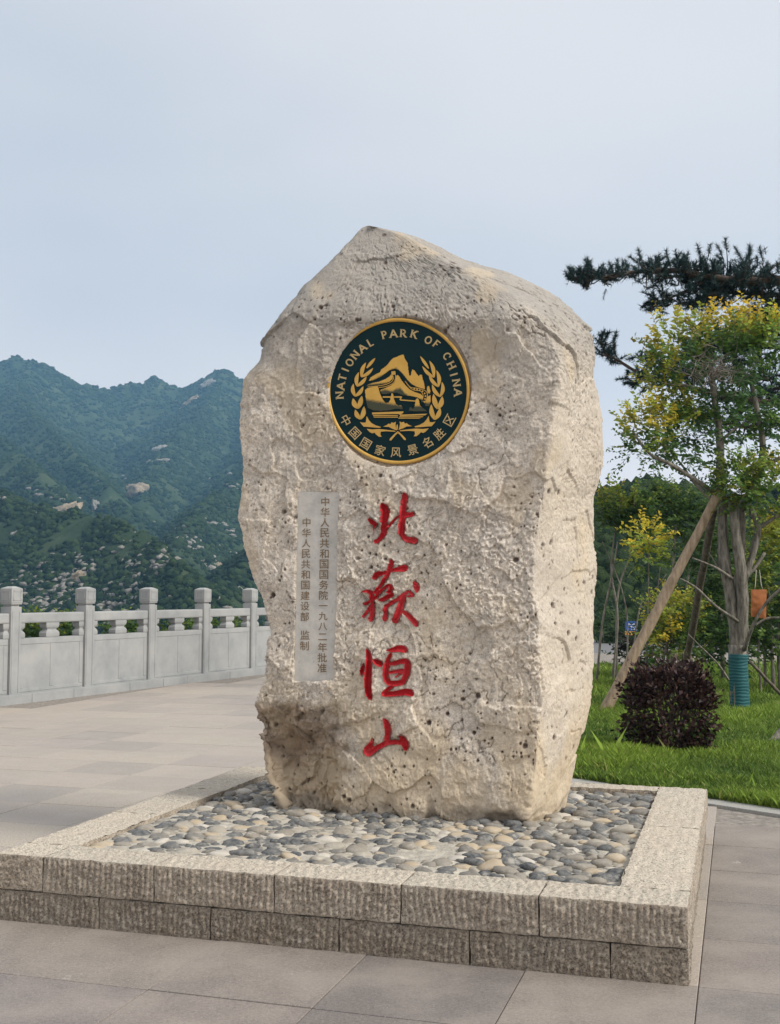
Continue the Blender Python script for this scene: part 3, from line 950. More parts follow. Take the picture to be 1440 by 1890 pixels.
# ================================================================== inscribed boulder
SIL_L = [(1530, 520), (1490, 513), (1450, 499), (1430, 489), (1380, 482), (1330, 476), (1290, 479), (1250, 489), (1200, 491), (1150, 491), (1100, 481), (1050, 465), (1000, 449),
         (950, 442), (900, 444), (850, 441), (800, 438), (750, 438), (700, 443), (670, 464), (640, 469), (610, 481), (580, 499), (560, 516), (530, 547), (500, 584),
         (480, 606), (460, 627), (440, 647), (428, 658), (420, 668), (417, 676)]
SIL_R = [(1530, 1048), (1475, 1055), (1440, 1058), (1400, 1068), (1350, 1082), (1300, 1093), (1250, 1096), (1200, 1097), (1150, 1099), (1100, 1100), (1050, 1100), (1000, 1097), (950, 1095),
         (920, 1093), (890, 1102), (860, 1108), (820, 1110), (780, 1108), (740, 1103), (700, 1101), (660, 1103), (620, 1099), (600, 1091), (570, 1067), (550, 1044),
         (530, 1008), (515, 973), (500, 930), (490, 897), (480, 866), (465, 832), (450, 802), (437, 772), (428, 740), (420, 700), (417, 682)]
EDGE = [(1535, 962), (1480, 976), (1400, 986), (1300, 994), (1200, 987), (1150, 992), (1100, 980), (1000, 984), (900, 1002), (800, 1012), (700, 1026), (640, 1030), (600, 1020)]
T_BACK = 2.08
def curve(tab, tt):
    a = np.array(tab, float)
    s, z = FP(a[:, 1], a[:, 0], tt)
    o = np.argsort(z)
    return z[o], s[o]
zl, sl = curve(SIL_L, T_FRONT + 0.02)
zr, sr = curve(SIL_R, T_BACK - 0.1)
ze, se = curve(EDGE, T_FRONT)
Z_TOP = min(zl.max(), zr.max()) - 0.002
Z_BOT = 0.2
def pitfield(P, cell, prob, rmin, rmax, seed, zs=1.0):
    Q = P * np.array([1, 1, zs]) / cell
    I = np.floor(Q).astype(np.int64)
    out = np.zeros(len(P))
    for dx in (-1, 0, 1):
        for dy in (-1, 0, 1):
            for dz in (-1, 0, 1):
                J = I + np.array([dx, dy, dz])
                h = (J[:, 0] * 73856093 ^ J[:, 1] * 19349663 ^ J[:, 2] * 83492791 ^ seed) & 0x7fffffff
                def rnd(k):
                    x = (h * (k * 2654435761 + 40503) + k * 97) & 0x7fffffff
                    x = (x ^ (x >> 13)) * 1274126177 & 0x7fffffff
                    return ((x ^ (x >> 11)) & 0xfffff) / 1048575.0
                C = J + np.stack([rnd(1), rnd(2), rnd(3)], -1)
                r = (rmin + (rmax - rmin) * rnd(4) ** 2) / cell
                d = np.linalg.norm(Q - C, axis=1)
                v = np.clip(1 - (d / r) ** 2, 0, 1) * (rnd(5) < prob)
                out = np.maximum(out, v)
    return out
# shapes let into the front: emblem disc, plaque, carved characters
EMB_C = FP(735.0, 722.0)
EMB_R = 0.5 * (FP(735.0, 588.0)[1] - FP(735.0, 856.0)[1])
PLQ = [FP(*p) for p in ((549, 908), (623, 908), (615, 1254), (541, 1257))]
STROKES = {
 'a': ((655, 900), 945 / 130.0, [
  [(200,430,20),(240,465,32),(285,490,28),(265,530,18),(258,580,9),(255,630,5)],
  [(372,225,18),(405,280,48),(420,350,57),(410,430,48),(395,540,46),(385,620,42),(340,690,34),(285,725,28),(265,708,12)],
  [(430,570,14),(480,500,18),(540,430,16),(610,375,14)],
  [(665,110,42),(655,200,44),(650,330,46),(640,430,42),(635,540,44),(640,640,42),(690,690,38),(770,705,48),(790,710,48)],
  [(680,370,38),(740,362,36),(770,355,34)]]),
 'b': ((655, 900), 945 / 130.0, [
  [(472,970,14),(488,1010,34),(470,1090,38),(455,1130,34),(430,1190,30),(380,1270,28),(320,1350,26),(270,1410,22)],
  [(270,1205,36),(310,1165,40),(380,1150,26),(470,1120,24),(560,1100,28),(640,1085,46),(665,1080,48)],
  [(75,1412,6),(130,1390,16),(180,1392,26),(225,1420,34),(232,1500,36),(235,1600,35),(230,1700,34),(212,1770,32),(175,1745,10)],
  [(108,1552,12),(140,1560,24),(190,1530,20),(290,1470,28),(330,1410,26),(400,1350,24),(460,1312,22),(490,1340,32),(480,1390,32),(440,1405,14)],
  [(330,1510,12),(380,1500,30),(450,1465,32),(510,1440,27)],
  [(210,1580,20),(160,1670,26),(110,1725,18),(130,1750,8)],
  [(415,1590,24),(408,1650,32),(395,1730,32),(390,1770,30)],
  [(430,1590,24),(500,1540,26),(580,1490,27),(660,1430,28),(720,1395,20),(758,1430,24),(770,1450,22),(700,1458,14)],
  [(650,1450,34),(620,1550,44),(590,1650,45),(560,1720,46),(530,1780,47),(485,1765,14)],
  [(620,1660,18),(680,1690,33),(750,1750,36),(808,1815,40),(820,1840,30)],
  [(790,1275,24),(815,1320,42),(830,1362,36),(825,1400,14)]]),
 'c': ((655, 1170), 1024 / 130.0, [
  [(145,425,12),(125,490,36),(115,560,36),(118,590,18)],
  [(178,215,8),(205,290,38),(220,400,46),(215,550,50),(208,700,52),(215,830,50),(235,920,34)],
  [(280,380,16),(320,405,36),(370,435,40),(395,455,22)],
  [(465,240,12),(540,235,34),(620,215,46),(700,220,50),(735,255,26)],
  [(525,295,24),(490,370,32),(465,470,42),(455,570,42),(460,650,42),(510,710,40),(600,720,42),(690,700,44),(722,650,44),(752,560,52),(770,450,50),(740,400,44),(660,405,34),(570,430,34),(510,440,24)],
  [(510,560,22),(580,550,28),(650,540,28),(700,530,24)],
  [(595,625,15),(640,590,16),(690,560,16)],
  [(540,760,28),(480,810,30),(430,870,34),(500,870,38),(600,865,40),(720,845,48),(800,850,50),(830,875,34)]]),
 'd': ((655, 1170), 1024 / 130.0, [
  [(410,1235,14),(455,1290,44),(480,1370,52),(475,1470,46),(465,1580,42)],
  [(238,1515,8),(240,1580,28),(215,1650,54),(180,1700,64),(210,1730,52),(300,1670,42),(400,1615,38),(480,1580,38),(600,1575,34),(690,1575,38)],
  [(660,1485,16),(700,1530,46),(735,1590,58),(740,1650,44),(740,1680,20)]]),
}
SEGS = {}
for k, ((ox, oy), sc, strokes) in STROKES.items():
    L = []
    for st in strokes:
        a = np.array(st, float)
        s, z = FP(ox + a[:, 0] / sc, oy + a[:, 1] / sc)
        s2, _ = FP(ox + a[:, 0] / sc + 1.0, oy + a[:, 1] / sc)
        r = a[:, 2] / sc * np.abs(s2 - s) * 0.97
        pts = spline(np.stack([s, z, r], -1), 6 * len(a))
        for p, q in zip(pts[:-1], pts[1:]): L.append((p, q))
    SEGS[k] = L
def stroke_sdf(key, s, z):
    out = np.full(np.shape(s), -1.0)
    for p, q in SEGS[key]:
        ab = q[:2] - p[:2]
        t = np.clip(((s - p[0]) * ab[0] + (z - p[1]) * ab[1]) / (ab @ ab + 1e-12), 0, 1)
        d = np.hypot(s - p[0] - t * ab[0], z - p[1] - t * ab[1])
        out = np.maximum(out, p[2] + t * (q[2] - p[2]) - d)
    return out
def bbox(key, pad=0.012):
    a = np.array([[*p] for sg in SEGS[key] for p in sg])
    r = a[:, 2].max() + pad
    return a[:, 0].min() - r, a[:, 0].max() + r, a[:, 1].min() - r, a[:, 1].max() + r
def quad_sdf(Q, s, z):
    Q = [np.array(q) for q in Q]
    c = sum(Q) / 4
    d = np.full(np.shape(s), 1e9)
    for a, b in zip(Q, Q[1:] + Q[:1]):
        n = np.array([-(b - a)[1], (b - a)[0]]); n /= np.linalg.norm(n)
        if (c - a) @ n < 0: n = -n
        d = np.minimum(d, (s - a[0]) * n[0] + (z - a[1]) * n[1])
    return d
def px_of(s, t, z):
    return project(W(s, t, z))[:2]
def facet(P, cell, slope, seed):
    """chipped planes: nearest jittered point, each with its own small tilt"""
    Q = P / cell
    I = np.floor(Q).astype(np.int64)
    best = np.full(len(P), 9.0); val = np.zeros(len(P))
    for dx in (-1, 0, 1):
        for dy in (-1, 0, 1):
            for dz in (-1, 0, 1):
                J = I + np.array([dx, dy, dz])
                h = _perm[_perm[_perm[(J[:, 0] + seed) & 255] + (J[:, 1] & 255)] + (J[:, 2] & 255)]
                C = J + 0.5 + 0.48 * _g[h]
                v = Q - C
                d = np.einsum('ij,ij->i', v, v)
                m = d < best
                best[m] = d[m]
                val[m] = np.einsum('ij,ij->i', v[m], _g[(h[m] * 7 + 13) & 255]) + 0.35 * _g[(h[m] * 3 + 5) & 255, 0]
    return val * cell * slope
def relief(P, front):
    """outward displacement of the boulder surface at (s,t,z); front = 1 on the front face"""
    d = 0.034 * fbm(P * 1.7 + 2.0, 3, 0.5) * (1 - 0.6 * front)
    d = d + 0.012 * fbm(P * 4.2 + 7, 3, 0.45)
    wp = P + 0.03 * np.stack([pn(P * 9 + 1), pn(P * 9 + 21), pn(P * 9 + 41)], -1)
    d = d + facet(wp, 0.26, 0.085, 5) + 0.26 * facet(wp + 0.012 * np.stack([pn(P * 40 + 1), pn(P * 40 + 21), pn(P * 40 + 41)], -1), 0.075, 0.26, 9)
    q = fbm(P * np.array([2.3, 2.3, 2.8]) + 30, 5, 0.62) * 4.0
    fr = q - np.floor(q)
    d = d + 0.013 * (sstep(0.0, 0.10, fr) - fr) * sstep(-0.2, 0.3, pn(P * 1.5 + 9))
    d = d + 0.0035 * fbm(P * 12 + 11, 4, 0.6) + 0.0030 * fbm(P * 50 + 2, 3, 0.8)
    rg = np.abs(fbm(P * np.array([2.6, 2.6, 3.2]) + 51, 4, 0.55))
    crack = np.exp(-(rg / 0.012) ** 2) * sstep(0.0, 0.35, pn(P * 1.7 + 80))
    d = d - 0.014 * crack
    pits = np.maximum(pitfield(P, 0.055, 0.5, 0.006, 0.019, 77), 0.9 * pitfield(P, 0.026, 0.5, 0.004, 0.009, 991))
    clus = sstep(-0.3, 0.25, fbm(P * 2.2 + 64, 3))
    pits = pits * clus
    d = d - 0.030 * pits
    return d, np.maximum(pits, 0), crack
def hollow(s, z):
    """broken hollow low on the left of the front: depth and mask"""
    px, py = px_of(s, np.full(np.shape(s), T_FRONT), z)
    P = np.stack([px / 45.0, py / 45.0, 0 * px], -1)
    n = fbm(P, 4, 0.6)
    x = px + 16 * n; y = py + 20 * pn(P * 0.8 + 7)
    m = sstep(655, 610, x) * sstep(1288, 1322, y)
    ledge = sstep(640, 560, x)
    dep = 0.05 * m * (0.4 + 0.6 * ledge) + 0.08 * sstep(1338, 1372, y) * ledge * sstep(1530, 1400, y) + 0.03 * sstep(555, 500, x) * m
    # boulder knob above the hollow stands proud
    knob = 0.04 * np.exp(-(((px - 560) / 55) ** 2 + ((py - 1335) / 32) ** 2))
    return dep * (0.25 + 0.75 * sstep(484, 530, px)) - knob, m
def build_boulder():
    e = empty('inscribed_boulder', W(-1.45, 1.75, 0.25), 'tall pale limestone boulder carved with red characters on the cobbled plinth', 'boulder')
    nz = 580
    u = np.linspace(0, 1, nz)
    PY = 1572 + (417.6 - 1572) * (1 - (1 - u) ** 1.12)      # each row is a slice seen edge on at this picture height
    NF, NR, NB, NL = 410, 170, 36, 50
    cs, ct = ST(CAMP)
    yl = np.array(SIL_L, float)[::-1]; yr = np.array(SIL_R, float)[::-1]; ye_ = np.array(EDGE, float)[::-1]
    slope_of = lambda py: ray(720.0, py)[2] / ray(720.0, py)[1]
    rows = []
    for py in PY:
        zz = CAM_H + slope_of(py) * 5.85
        a = FP(np.interp(py, yl[:, 0], yl[:, 1]), py, T_FRONT + 0.02)[0]
        c = FP(np.interp(py, yr[:, 0], yr[:, 1]), py, T_FRONT + 0.02)[0]
        ed = FP(np.interp(py, ye_[:, 0], ye_[:, 1]), py, T_FRONT + 0.02)[0]
        w = max(c - a, 0.0)
        topk = sstep(640, 417, py)
        m = sstep(680, 540, py)
        ed = ed * (1 - m) + (a + 0.82 * w) * m
        ed = min(ed, c - 0.06 * w)
        tf = T_FRONT + 0.34 * max(0, (590 - py) / 172.0) ** 1.3
        th = 0.72 * (min(1.0, w / 1.25)) ** 0.6
        tb = tf + th * (1 - 0.3 * topk)
        k = lambda s, t1: cs + (s - cs) * (t1 - ct) / (T_FRONT + 0.02 - ct)     # same outline at another depth
        Lp, Ep, Rp = (k(a, tf + 0.02), tf + 0.02), (k(ed, tf), tf), (k(c, tb - 0.1), tb - 0.1)
        Bp = (Rp[0] - 0.42 * w - 0.02, tb + 0.08 * min(1, w))
        Kp = (Lp[0] + 0.06 * w, tb - 0.12 * th)
        def seg(p, q, n): 
            t = np.linspace(0, 1, n, endpoint=False)[:, None]
            return np.array(p) * (1 - t) + np.array(q) * t
        rows.append(np.concatenate([seg(Lp, Ep, NF), seg(Ep, Rp, NR), seg(Rp, Bp, NB // 2), seg(Bp, Kp, NB - NB // 2), seg(Kp, Lp, NL)]))
    R = np.array(rows)
    N = R.shape[1]
    def smooth(R, sig):
        k = np.arange(-int(3 * sig), int(3 * sig) + 1)
        g = np.exp(-0.5 * (k / sig) ** 2); g /= g.sum()
        out = np.zeros_like(R)
        for kk, gg in zip(k, g): out += gg * np.roll(R, kk, axis=1)
        return out
    R1, R2 = smooth(R, 3), smooth(R, 26)
    k = (0.10 + 0.7 * sstep(800, 560, PY))[:, None, None]
    far = np.zeros(N); idx = np.arange(N)
    S = R1 * (1 - k) + R2 * k
    # left edge: pull the outline back out after smoothing
    for row in range(nz):
        a = R[row, 0]
        d0 = R[row, :, 0].min() - S[row, :, 0].min()
        d1 = R[row, :, 0].max() - S[row, :, 0].max()
        x = (S[row, :, 0] - S[row, :, 0].min()) / (np.ptp(S[row, :, 0]) + 1e-9)
        wl, wr = np.clip(1 - x / 0.3, 0, 1) ** 2, np.clip((x - 0.7) / 0.3, 0, 1) ** 2
        S[row, :, 0] += 0.9 * d0 * wl + 0.9 * d1 * wr
    Yw = W(S[..., 0], S[..., 1], 0.0)[..., 1]
    P = np.concatenate([S, (CAM_H + Yw * np.array([slope_of(p) for p in PY])[:, None])[..., None]], -1)
    tan = np.roll(S, -2, 1) - np.roll(S, 2, 1)
    nrm = np.stack([tan[..., 1], -tan[..., 0]], -1)
    nrm /= np.linalg.norm(nrm, axis=-1, keepdims=True) + 1e-9
    Pf = P.reshape(-1, 3)
    nf = nrm.reshape(-1, 2)
    front = np.clip(-nf[:, 1] * 1.2 - 0.1, 0, 1) ** 2
    d, pits, crack = relief(Pf, front)
    side = np.clip(nf[:, 0], 0, 1) ** 2
    s_, t_, z_ = Pf.T
    fi = (idx < NF)[None, :] & np.ones(nz, bool)[:, None]
    fi = fi.ravel()
    hd, hm = hollow(s_, z_)
    vis = sstep(0.75, 0.1, nf[:, 1]) * sstep(0.5, 0.1, nf[:, 0])
    hm = hm * vis; hd = hd * vis * (0.35 + 0.65 * np.clip(front * 1.6, 0, 1))
    d = d - hd + hm * 0.035 * fbm(Pf * 7 + 4, 4, 0.6)
    d = d * (1 - 0.5 * side * sstep(2.9, 2.3, z_))
    d = d + hm * facet(Pf + 0.02 * np.stack([pn(Pf * 12 + 1), pn(Pf * 12 + 21), pn(Pf * 12 + 41)], -1), 0.09, 0.36, 3)
    re0 = np.hypot((s_ - EMB_C[0]) / 0.975, z_ - EMB_C[1])
    d = np.where(front > 0.3, np.minimum(d, 0.0 + 0.25 * np.clip(re0 - EMB_R - 0.016, 0, 9)), d)
    taper = np.repeat(sstep(417, 480, PY), N)
    d = d * (0.25 + 0.75 * taper) * np.repeat(1 - 0.5 * sstep(640, 520, PY), N)
    # foot: crumbled at the bottom edge
    d = d - 0.05 * sstep(0.42, 0.26, z_) * sstep(-0.1, 0.5, fbm(Pf * 5 + 90, 3)) * (1 - 0.6 * side)
    out = Pf.copy()
    out[:, :2] += nf * d[:, None]
    # lean of the surface for the top: add vertical roughness
    out[:, 2] += 0.006 * fbm(Pf * 7 + 23, 3) * taper
    # recesses
    re = np.hypot((s_ - EMB_C[0]) / 0.975, z_ - EMB_C[1])
    m = fi & (re < EMB_R + 0.014)
    out[m, 1] = T_FRONT + 0.045; out[m, 0] = s_[m]; out[m, 2] = z_[m]
    q = quad_sdf(PLQ, s_, z_)
    m2 = fi & (q > -0.003)
    out[m2, 1] = T_FRONT + 0.034; out[m2, 0] = s_[m2]; out[m2, 2] = z_[m2]
    for key in SEGS:
        b = bbox(key)
        mm = fi & (s_ > b[0]) & (s_ < b[1]) & (z_ > b[2]) & (z_ < b[3])
        sd = stroke_sdf(key, s_[mm], z_[mm])
        out[mm, 1] += 0.04 * sstep(0.001, 0.008, sd)
        pits[mm] *= (sd < -0.004)
    V = W(out[:, 0], out[:, 1], out[:, 2])
    i = (np.arange(nz - 1)[:, None] * N + np.arange(N)[None]).ravel()
    j = (np.arange(nz - 1)[:, None] * N + (np.arange(N)[None] + 1) % N).ravel()
    quads = np.stack([i, j, j + N, i + N], -1)
    V = np.concatenate([V, V[-N:].mean(0, keepdims=True) + np.array([[0, 0, 0.004]])])
    tris = np.array([((nz - 1) * N + k, (nz - 1) * N + (k + 1) % N, nz * N) for k in range(N)])
    add1 = lambda a: np.append(a, 0.0)
    nb = fbm(Pf * 2.6 + 12, 4)
    grey = 0.8 * sstep(2.15, 2.95, z_ + 0.3 * nb) + 0.22 * sstep(0.2, 0.6, fbm(Pf * np.array([4, 4, 1.2]) + 8, 3))
    side_tone = side * (0.72 + 0.3 * nb) * sstep(2.9, 2.2, z_)  # right-facing surface, its colour set to balance the sunlight there
    stain = np.clip(0.75 * sstep(1.15, 0.45, z_ + 0.25 * nb) * sstep(-0.15, 0.35, fbm(Pf * np.array([3, 3, 1.6]) + 70, 3)), 0, 1)
    ylw = np.clip(0.45 * sstep(0.25, 0.6, fbm(Pf * np.array([3.2, 3.2, 2.0]) + 170, 3)), 0, 1)
    stain = np.maximum(stain, 0.7 * sstep(0.62, 0.36, z_ + 0.16 * nb))
    dark_foot = 0.6 * sstep(0.36, 0.27, z_ + 0.07 * fbm(Pf * 8 + 5, 3)) * (1 - 0.7 * side)  # darker towards the foot, weaker on the right face
    brown = np.clip(hm * (0.75 + 0.4 * nb), 0, 0.9)
    me = np_mesh('rock_body', V, quads, tris, True, attrs=dict(grey=add1(np.clip(grey, 0, 0.85)), side_tone=add1(np.clip(side_tone, 0, 0.85)),
        stain=add1(np.maximum(stain, ylw)), dark_foot=add1(dark_foot), brown=add1(brown), pit=add1(np.clip(pits * 1.6 + 0.22 * crack, 0, 0.9))))
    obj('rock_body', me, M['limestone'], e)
    # carved characters
    names = dict(a='red carved character, two upright strokes with hooks', b='red carved character of many crossing strokes', c='red carved character with a boxed right half', d='red carved character of three peaks')
    for key in SEGS:
        b = bbox(key)
        st = 0.0021
        S2, Z2 = np.meshgrid(np.arange(b[0], b[1], st), np.arange(b[2], b[3], st), indexing='ij')
        sd = stroke_sdf(key, S2, Z2)
        Q = np.stack([S2, np.full(S2.shape, T_FRONT), Z2], -1).reshape(-1, 3)
        dd, _, _ = relief(Q, np.ones(len(Q)))
        dd = dd.reshape(S2.shape)
        wgt = sstep(0.012, 0.0, sd)
        hd, _ = hollow(S2, Z2)
        T2 = T_FRONT - (dd - hd) * (0.3 + 0.7 * wgt) - 0.002 + 1.0 * np.clip(sd - 0.001, 0, 0.017)
        V = W(S2, T2, Z2).reshape(-1, 3)
        n1, n2 = S2.shape
        ok = sd > 0
        cell = ok[:-1, :-1] & ok[1:, :-1] & ok[:-1, 1:] & ok[1:, 1:]
        ii = (np.arange(n1)[:, None] * n2 + np.arange(n2)[None])
        q = np.stack([ii[:-1, :-1][cell], ii[1:, :-1][cell], ii[1:, 1:][cell], ii[:-1, 1:][cell]], -1)
        used = np.unique(q); mp_ = np.zeros(n1 * n2, np.int64); mp_[used] = np.arange(len(used))
        o = obj('carved_character', np_mesh('carved_character', V[used], mp_[q]), M['red_paint'], e)
        o['label'] = names[key]
    # plaque
    Q = np.array(PLQ)
    ns, nn = 30, 120
    a = np.linspace(-0.01, 1.01, ns); b2 = np.linspace(-0.004, 1.004, nn)
    A, B = np.meshgrid(a, b2, indexing='ij')
    top = Q[0] * (1 - A[..., None]) + Q[1] * A[..., None]; bot = Q[3] * (1 - A[..., None]) + Q[2] * A[..., None]
    SZ = top * (1 - B[..., None]) + bot * B[..., None]
    P3 = np.stack([SZ[..., 0], np.zeros(A.shape), SZ[..., 1]], -1)
    T2 = T_FRONT + 0.022 + 0.0012 * fbm(P3 * 12, 3)
    ii = (np.arange(ns - 1)[:, None] * nn + np.arange(nn - 1)[None]).ravel()
    pl = obj('plaque', np_mesh('plaque', W(SZ[..., 0], T2, SZ[..., 1]).reshape(-1, 3), np.stack([ii, ii + nn, ii + nn + 1, ii + 1], -1)[:, ::-1]), M['plaque'], e)
    pl['label'] = 'grey smoothed panel cut into the boulder with brown lettering'
    # text: the built-in font
    cache = {}
    def glyph(ch, bold=0.0):
        if (ch, bold) in cache: return cache[(ch, bold)]
        cu = bpy.data.curves.new('glyph', 'FONT')
        cu.body = ch; cu.align_x = 'CENTER'; cu.size = 1.0; cu.offset = bold; cu.resolution_u = 3
        ob = bpy.data.objects.new('glyph', cu)
        COL.objects.link(ob)
        dg = bpy.context.evaluated_depsgraph_get()
        ev = ob.evaluated_get(dg)
        me = ev.to_mesh()
        V = np.array([v.co[:] for v in me.vertices]); Fs = [list(p.vertices) for p in me.polygons]
        ev.to_mesh_clear()
        bpy.data.objects.remove(ob); bpy.data.curves.remove(cu)
        V[:, :2] -= (V[:, :2].min(0) + V[:, :2].max(0)) / 2
        V[:, :2] /= max(np.ptp(V[:, 0]), np.ptp(V[:, 1]))
        cache[(ch, bold)] = (V, Fs)
        return cache[(ch, bold)]
    def column(text, x0, y0, x1, y1, hpx, skips=()):
        n = len(text)
        for k, ch in enumerate(text):
            if ch == ' ': continue
            f = k / (n - 1)
            cx, cy = x0 + (x1 - x0) * f, y0 + (y1 - y0) * f
            V, Fs = glyph(ch, 0.006)
            h = hpx * (0.95 if ch in '一二八九人' else 1.0)
            px = cx + V[:, 0] * h; py = cy - V[:, 1] * h
            s, zz = FP(px, py, T_FRONT + 0.02)
            obj('inscribed_character', pd_mesh('inscribed_character', W(s, T_FRONT + 0.0195, zz), Fs), M['brown'], pl)
    column('中华人民共和国国务院一九八二年批准', 600.5, 926, 594.5, 1233, 17)
    column('中华人民共和国建设部', 566, 964, 562.5, 1138, 16.5)
    column('监制', 563, 1172, 562, 1192, 17)
    # emblem --------------------------------------------------------------
    def zp(x, y): return 590 + x / 4.9655, 570 + y / 4.9655
    def ring_pts(rx, ry, n=96, cx=718, cy=752):
        th = np.linspace(0, 2 * math.pi, n, endpoint=False)
        return [(cx + rx * math.cos(t), cy + ry * math.sin(t)) for t in th]
    T_E = T_FRONT + 0.022
    def slab_part(name, pts, t0, t1, mat, parent, shade=None):
        pts = np.array(pts, float)
        area = 0.5 * np.sum(pts[:, 0] * np.roll(pts[:, 1], -1) - pts[:, 1] * np.roll(pts[:, 0], -1))
        if area < 0: pts = pts[::-1]
        px, py = zp(pts[:, 0], pts[:, 1])
        s, zz = FP(px, py, T_FRONT + 0.012)
        n = len(s)
        V = np.concatenate([W(s, np.full(n, t1), zz), W(s, np.full(n, t0), zz)])
        Fs = [list(range(n))] + [[k, k + n, (k + 1) % n + n, (k + 1) % n] for k in range(n)]
        me = pd_mesh(name, V, Fs)
        return obj(name, me, mat, parent)
    em = slab_part('emblem', ring_pts(640, 655), T_E + 0.02, T_E, M['enamel'], e)
    em['label'] = 'round dark green emblem with gold mountains, wreath and lettering'
    # gold rim as a ring with rounded section
    g = Geo()
    th = np.linspace(0, 2 * math.pi, 97)
    rings = []
    for (rx, ry, t) in ((655, 670, T_E + 0.022), (653, 668, T_E - 0.006), (648, 663, T_E - 0.008), (634, 648, T_E - 0.007), (628, 641, T_E - 0.004), (625, 637, T_E + 0.006)):
        px, py = zp(718 + rx * np.cos(th), 752 + ry * np.sin(th))
        s, zz = FP(px, py, T_FRONT + 0.012)
        rings.append(W(s, np.full(97, t), zz))
    V = np.array(rings).reshape(-1, 3)
    q = [(a * 97 + b, a * 97 + b + 1, (a + 1) * 97 + b + 1, (a + 1) * 97 + b) for a in range(5) for b in range(96)]
    g.add(V, np.array(q))
    obj('rim', g.mesh('rim'), M['gold'], em)
    t0, t1 = T_E + 0.004, T_E - 0.004
    flat = lambda name, pts, mat=M['gold']: slab_part(name, pts, t0, t1, mat, em)
    # relief mountains: fine grids so the painted shading can follow each one
    def relief_part(name, pts, shade_fn, lift=0.0):
        pts = np.array(pts, float)
        x0, y0 = pts.min(0); x1, y1 = pts.max(0)
        st = 4.0
        X, Y = np.meshgrid(np.arange(x0, x1 + st, st), np.arange(y0, y1 + st, st), indexing='ij')
        ins = np.zeros(X.shape, bool)
        for a, b in zip(pts, np.roll(pts, -1, 0)):
            c = ((a[1] > Y) != (b[1] > Y)) & (X < (b[0] - a[0]) * (Y - a[1]) / (b[1] - a[1] + 1e-9) + a[0])
            ins ^= c
        cell = ins[:-1, :-1] & ins[1:, :-1] & ins[:-1, 1:] & ins[1:, 1:]
        px, py = zp(X, Y)
        s, zz = FP(px, py, T_FRONT + 0.012)
        sh = shade_fn(X, Y)
        V = W(s, np.full(X.shape, t1 - lift), zz).reshape(-1, 3)
        n1, n2 = X.shape
        ii = np.arange(n1)[:, None] * n2 + np.arange(n2)[None]
        q = np.stack([ii[:-1, :-1][cell], ii[:-1, 1:][cell], ii[1:, 1:][cell], ii[1:, :-1][cell]], -1)
        used = np.unique(q); mp_ = np.zeros(n1 * n2, np.int64); mp_[used] = np.arange(len(used))
        me = np_mesh(name, V[used], mp_[q], smooth=False, attrs=dict(shade=sh.ravel()[used]))
        obj(name, me, M['gold_relief'], em)
    def poly_at(pts):
        a = np.array(pts, float)
        return lambda X: np.interp(X, a[:, 0], a[:, 1])
    ridge = poly_at([(445, 640), (520, 600), (600, 560), (660, 520), (700, 505), (760, 560), (820, 640), (880, 690), (970, 720)])
    relief_part('mountain', [(445,662),(458,632),(470,620),(520,590),(548,578),(562,552),(590,532),(618,508),(640,478),(668,448),(700,437),(738,420),(770,414),(778,448),(790,468),(806,492),(812,556),(822,608),(832,606),(838,570),(846,550),(868,560),(884,584),(906,612),(918,598),(936,600),(944,640),(956,672),(966,738),(930,728),(880,712),(840,690),(800,650),(760,600),(720,560),(690,548),(640,562),(600,592),(560,622),(500,652)],
                lambda X, Y: np.clip((Y - ridge(X)) / 60.0, -0.2, 1))
    relief_part('mountain', [(415,712),(440,690),(480,676),(540,664),(600,640),(636,616),(652,596),(668,608),(668,640),(640,668),(600,686),(540,698),(470,705)], lambda X, Y: np.clip((Y - 655 - (560 - X) * 0.1) / 45, 0, 0.8), 0.001)
    mid = poly_at([(540, 720), (600, 705), (660, 720), (700, 700), (740, 690), (780, 740), (830, 770), (900, 790)])
    relief_part('mountain', [(548,742),(600,722),(650,700),(682,672),(692,640),(700,610),(716,600),(730,616),(752,652),(790,700),(830,738),(870,758),(930,778),(950,800),(944,862),(920,830),(890,812),(840,800),(760,792),(700,768),(660,770),(600,784),(566,780)], lambda X, Y: np.clip((Y - mid(X)) / 60.0, 0, 1), 0.002)
    relief_part('mountain', [(412,742),(436,722),(500,708),(530,703),(540,722),(548,752),(560,790),(580,830),(605,860),(630,856),(645,830),(656,772),(674,772),(684,828),(700,868),(720,884),(745,878),(762,902),(765,922),(700,916),(640,930),(560,936),(490,932),(440,908),(424,850)],
                lambda X, Y: np.clip((Y - 800 - 0.18 * (X - 500)) / 75.0, 0, 1), 0.003)
    relief_part('mountain', [(876,832),(895,814),(910,828),(920,880),(950,908),(990,938),(930,942),(850,938),(812,938),(824,900),(840,898),(855,914),(870,888)], lambda X, Y: np.clip((Y - 862) / 50.0, 0, 1), 0.003)
    relief_part('mountain', [(984,706),(1003,706),(1016,752),(1010,780),(986,772),(978,740)], lambda X, Y: np.clip((Y - 740) / 60.0, 0, 1))
    relief_part('mountain', [(986,800),(1016,786),(1016,850),(1004,890),(962,892),(968,850)], lambda X, Y: np.clip((Y - 825) / 60.0, 0, 1))
    # watch tower and wall
    flat('tower', [(655,578),(660,568),(668,574),(676,568),(690,570),(692,600),(656,602)])
    def bar(pts, w): 
        P = spline(np.array(pts, float), max(8, 4 * len(pts)))
        tg = np.gradient(P, axis=0); n = np.stack([-tg[:, 1], tg[:, 0]], -1); n /= np.linalg.norm(n, axis=1)[:, None]
        w = np.interp(np.linspace(0, 1, len(P)), np.linspace(0, 1, len(np.atleast_1d(w))), np.atleast_1d(w))[:, None]
        return np.concatenate([P + n * w / 2, (P - n * w / 2)[::-1]])
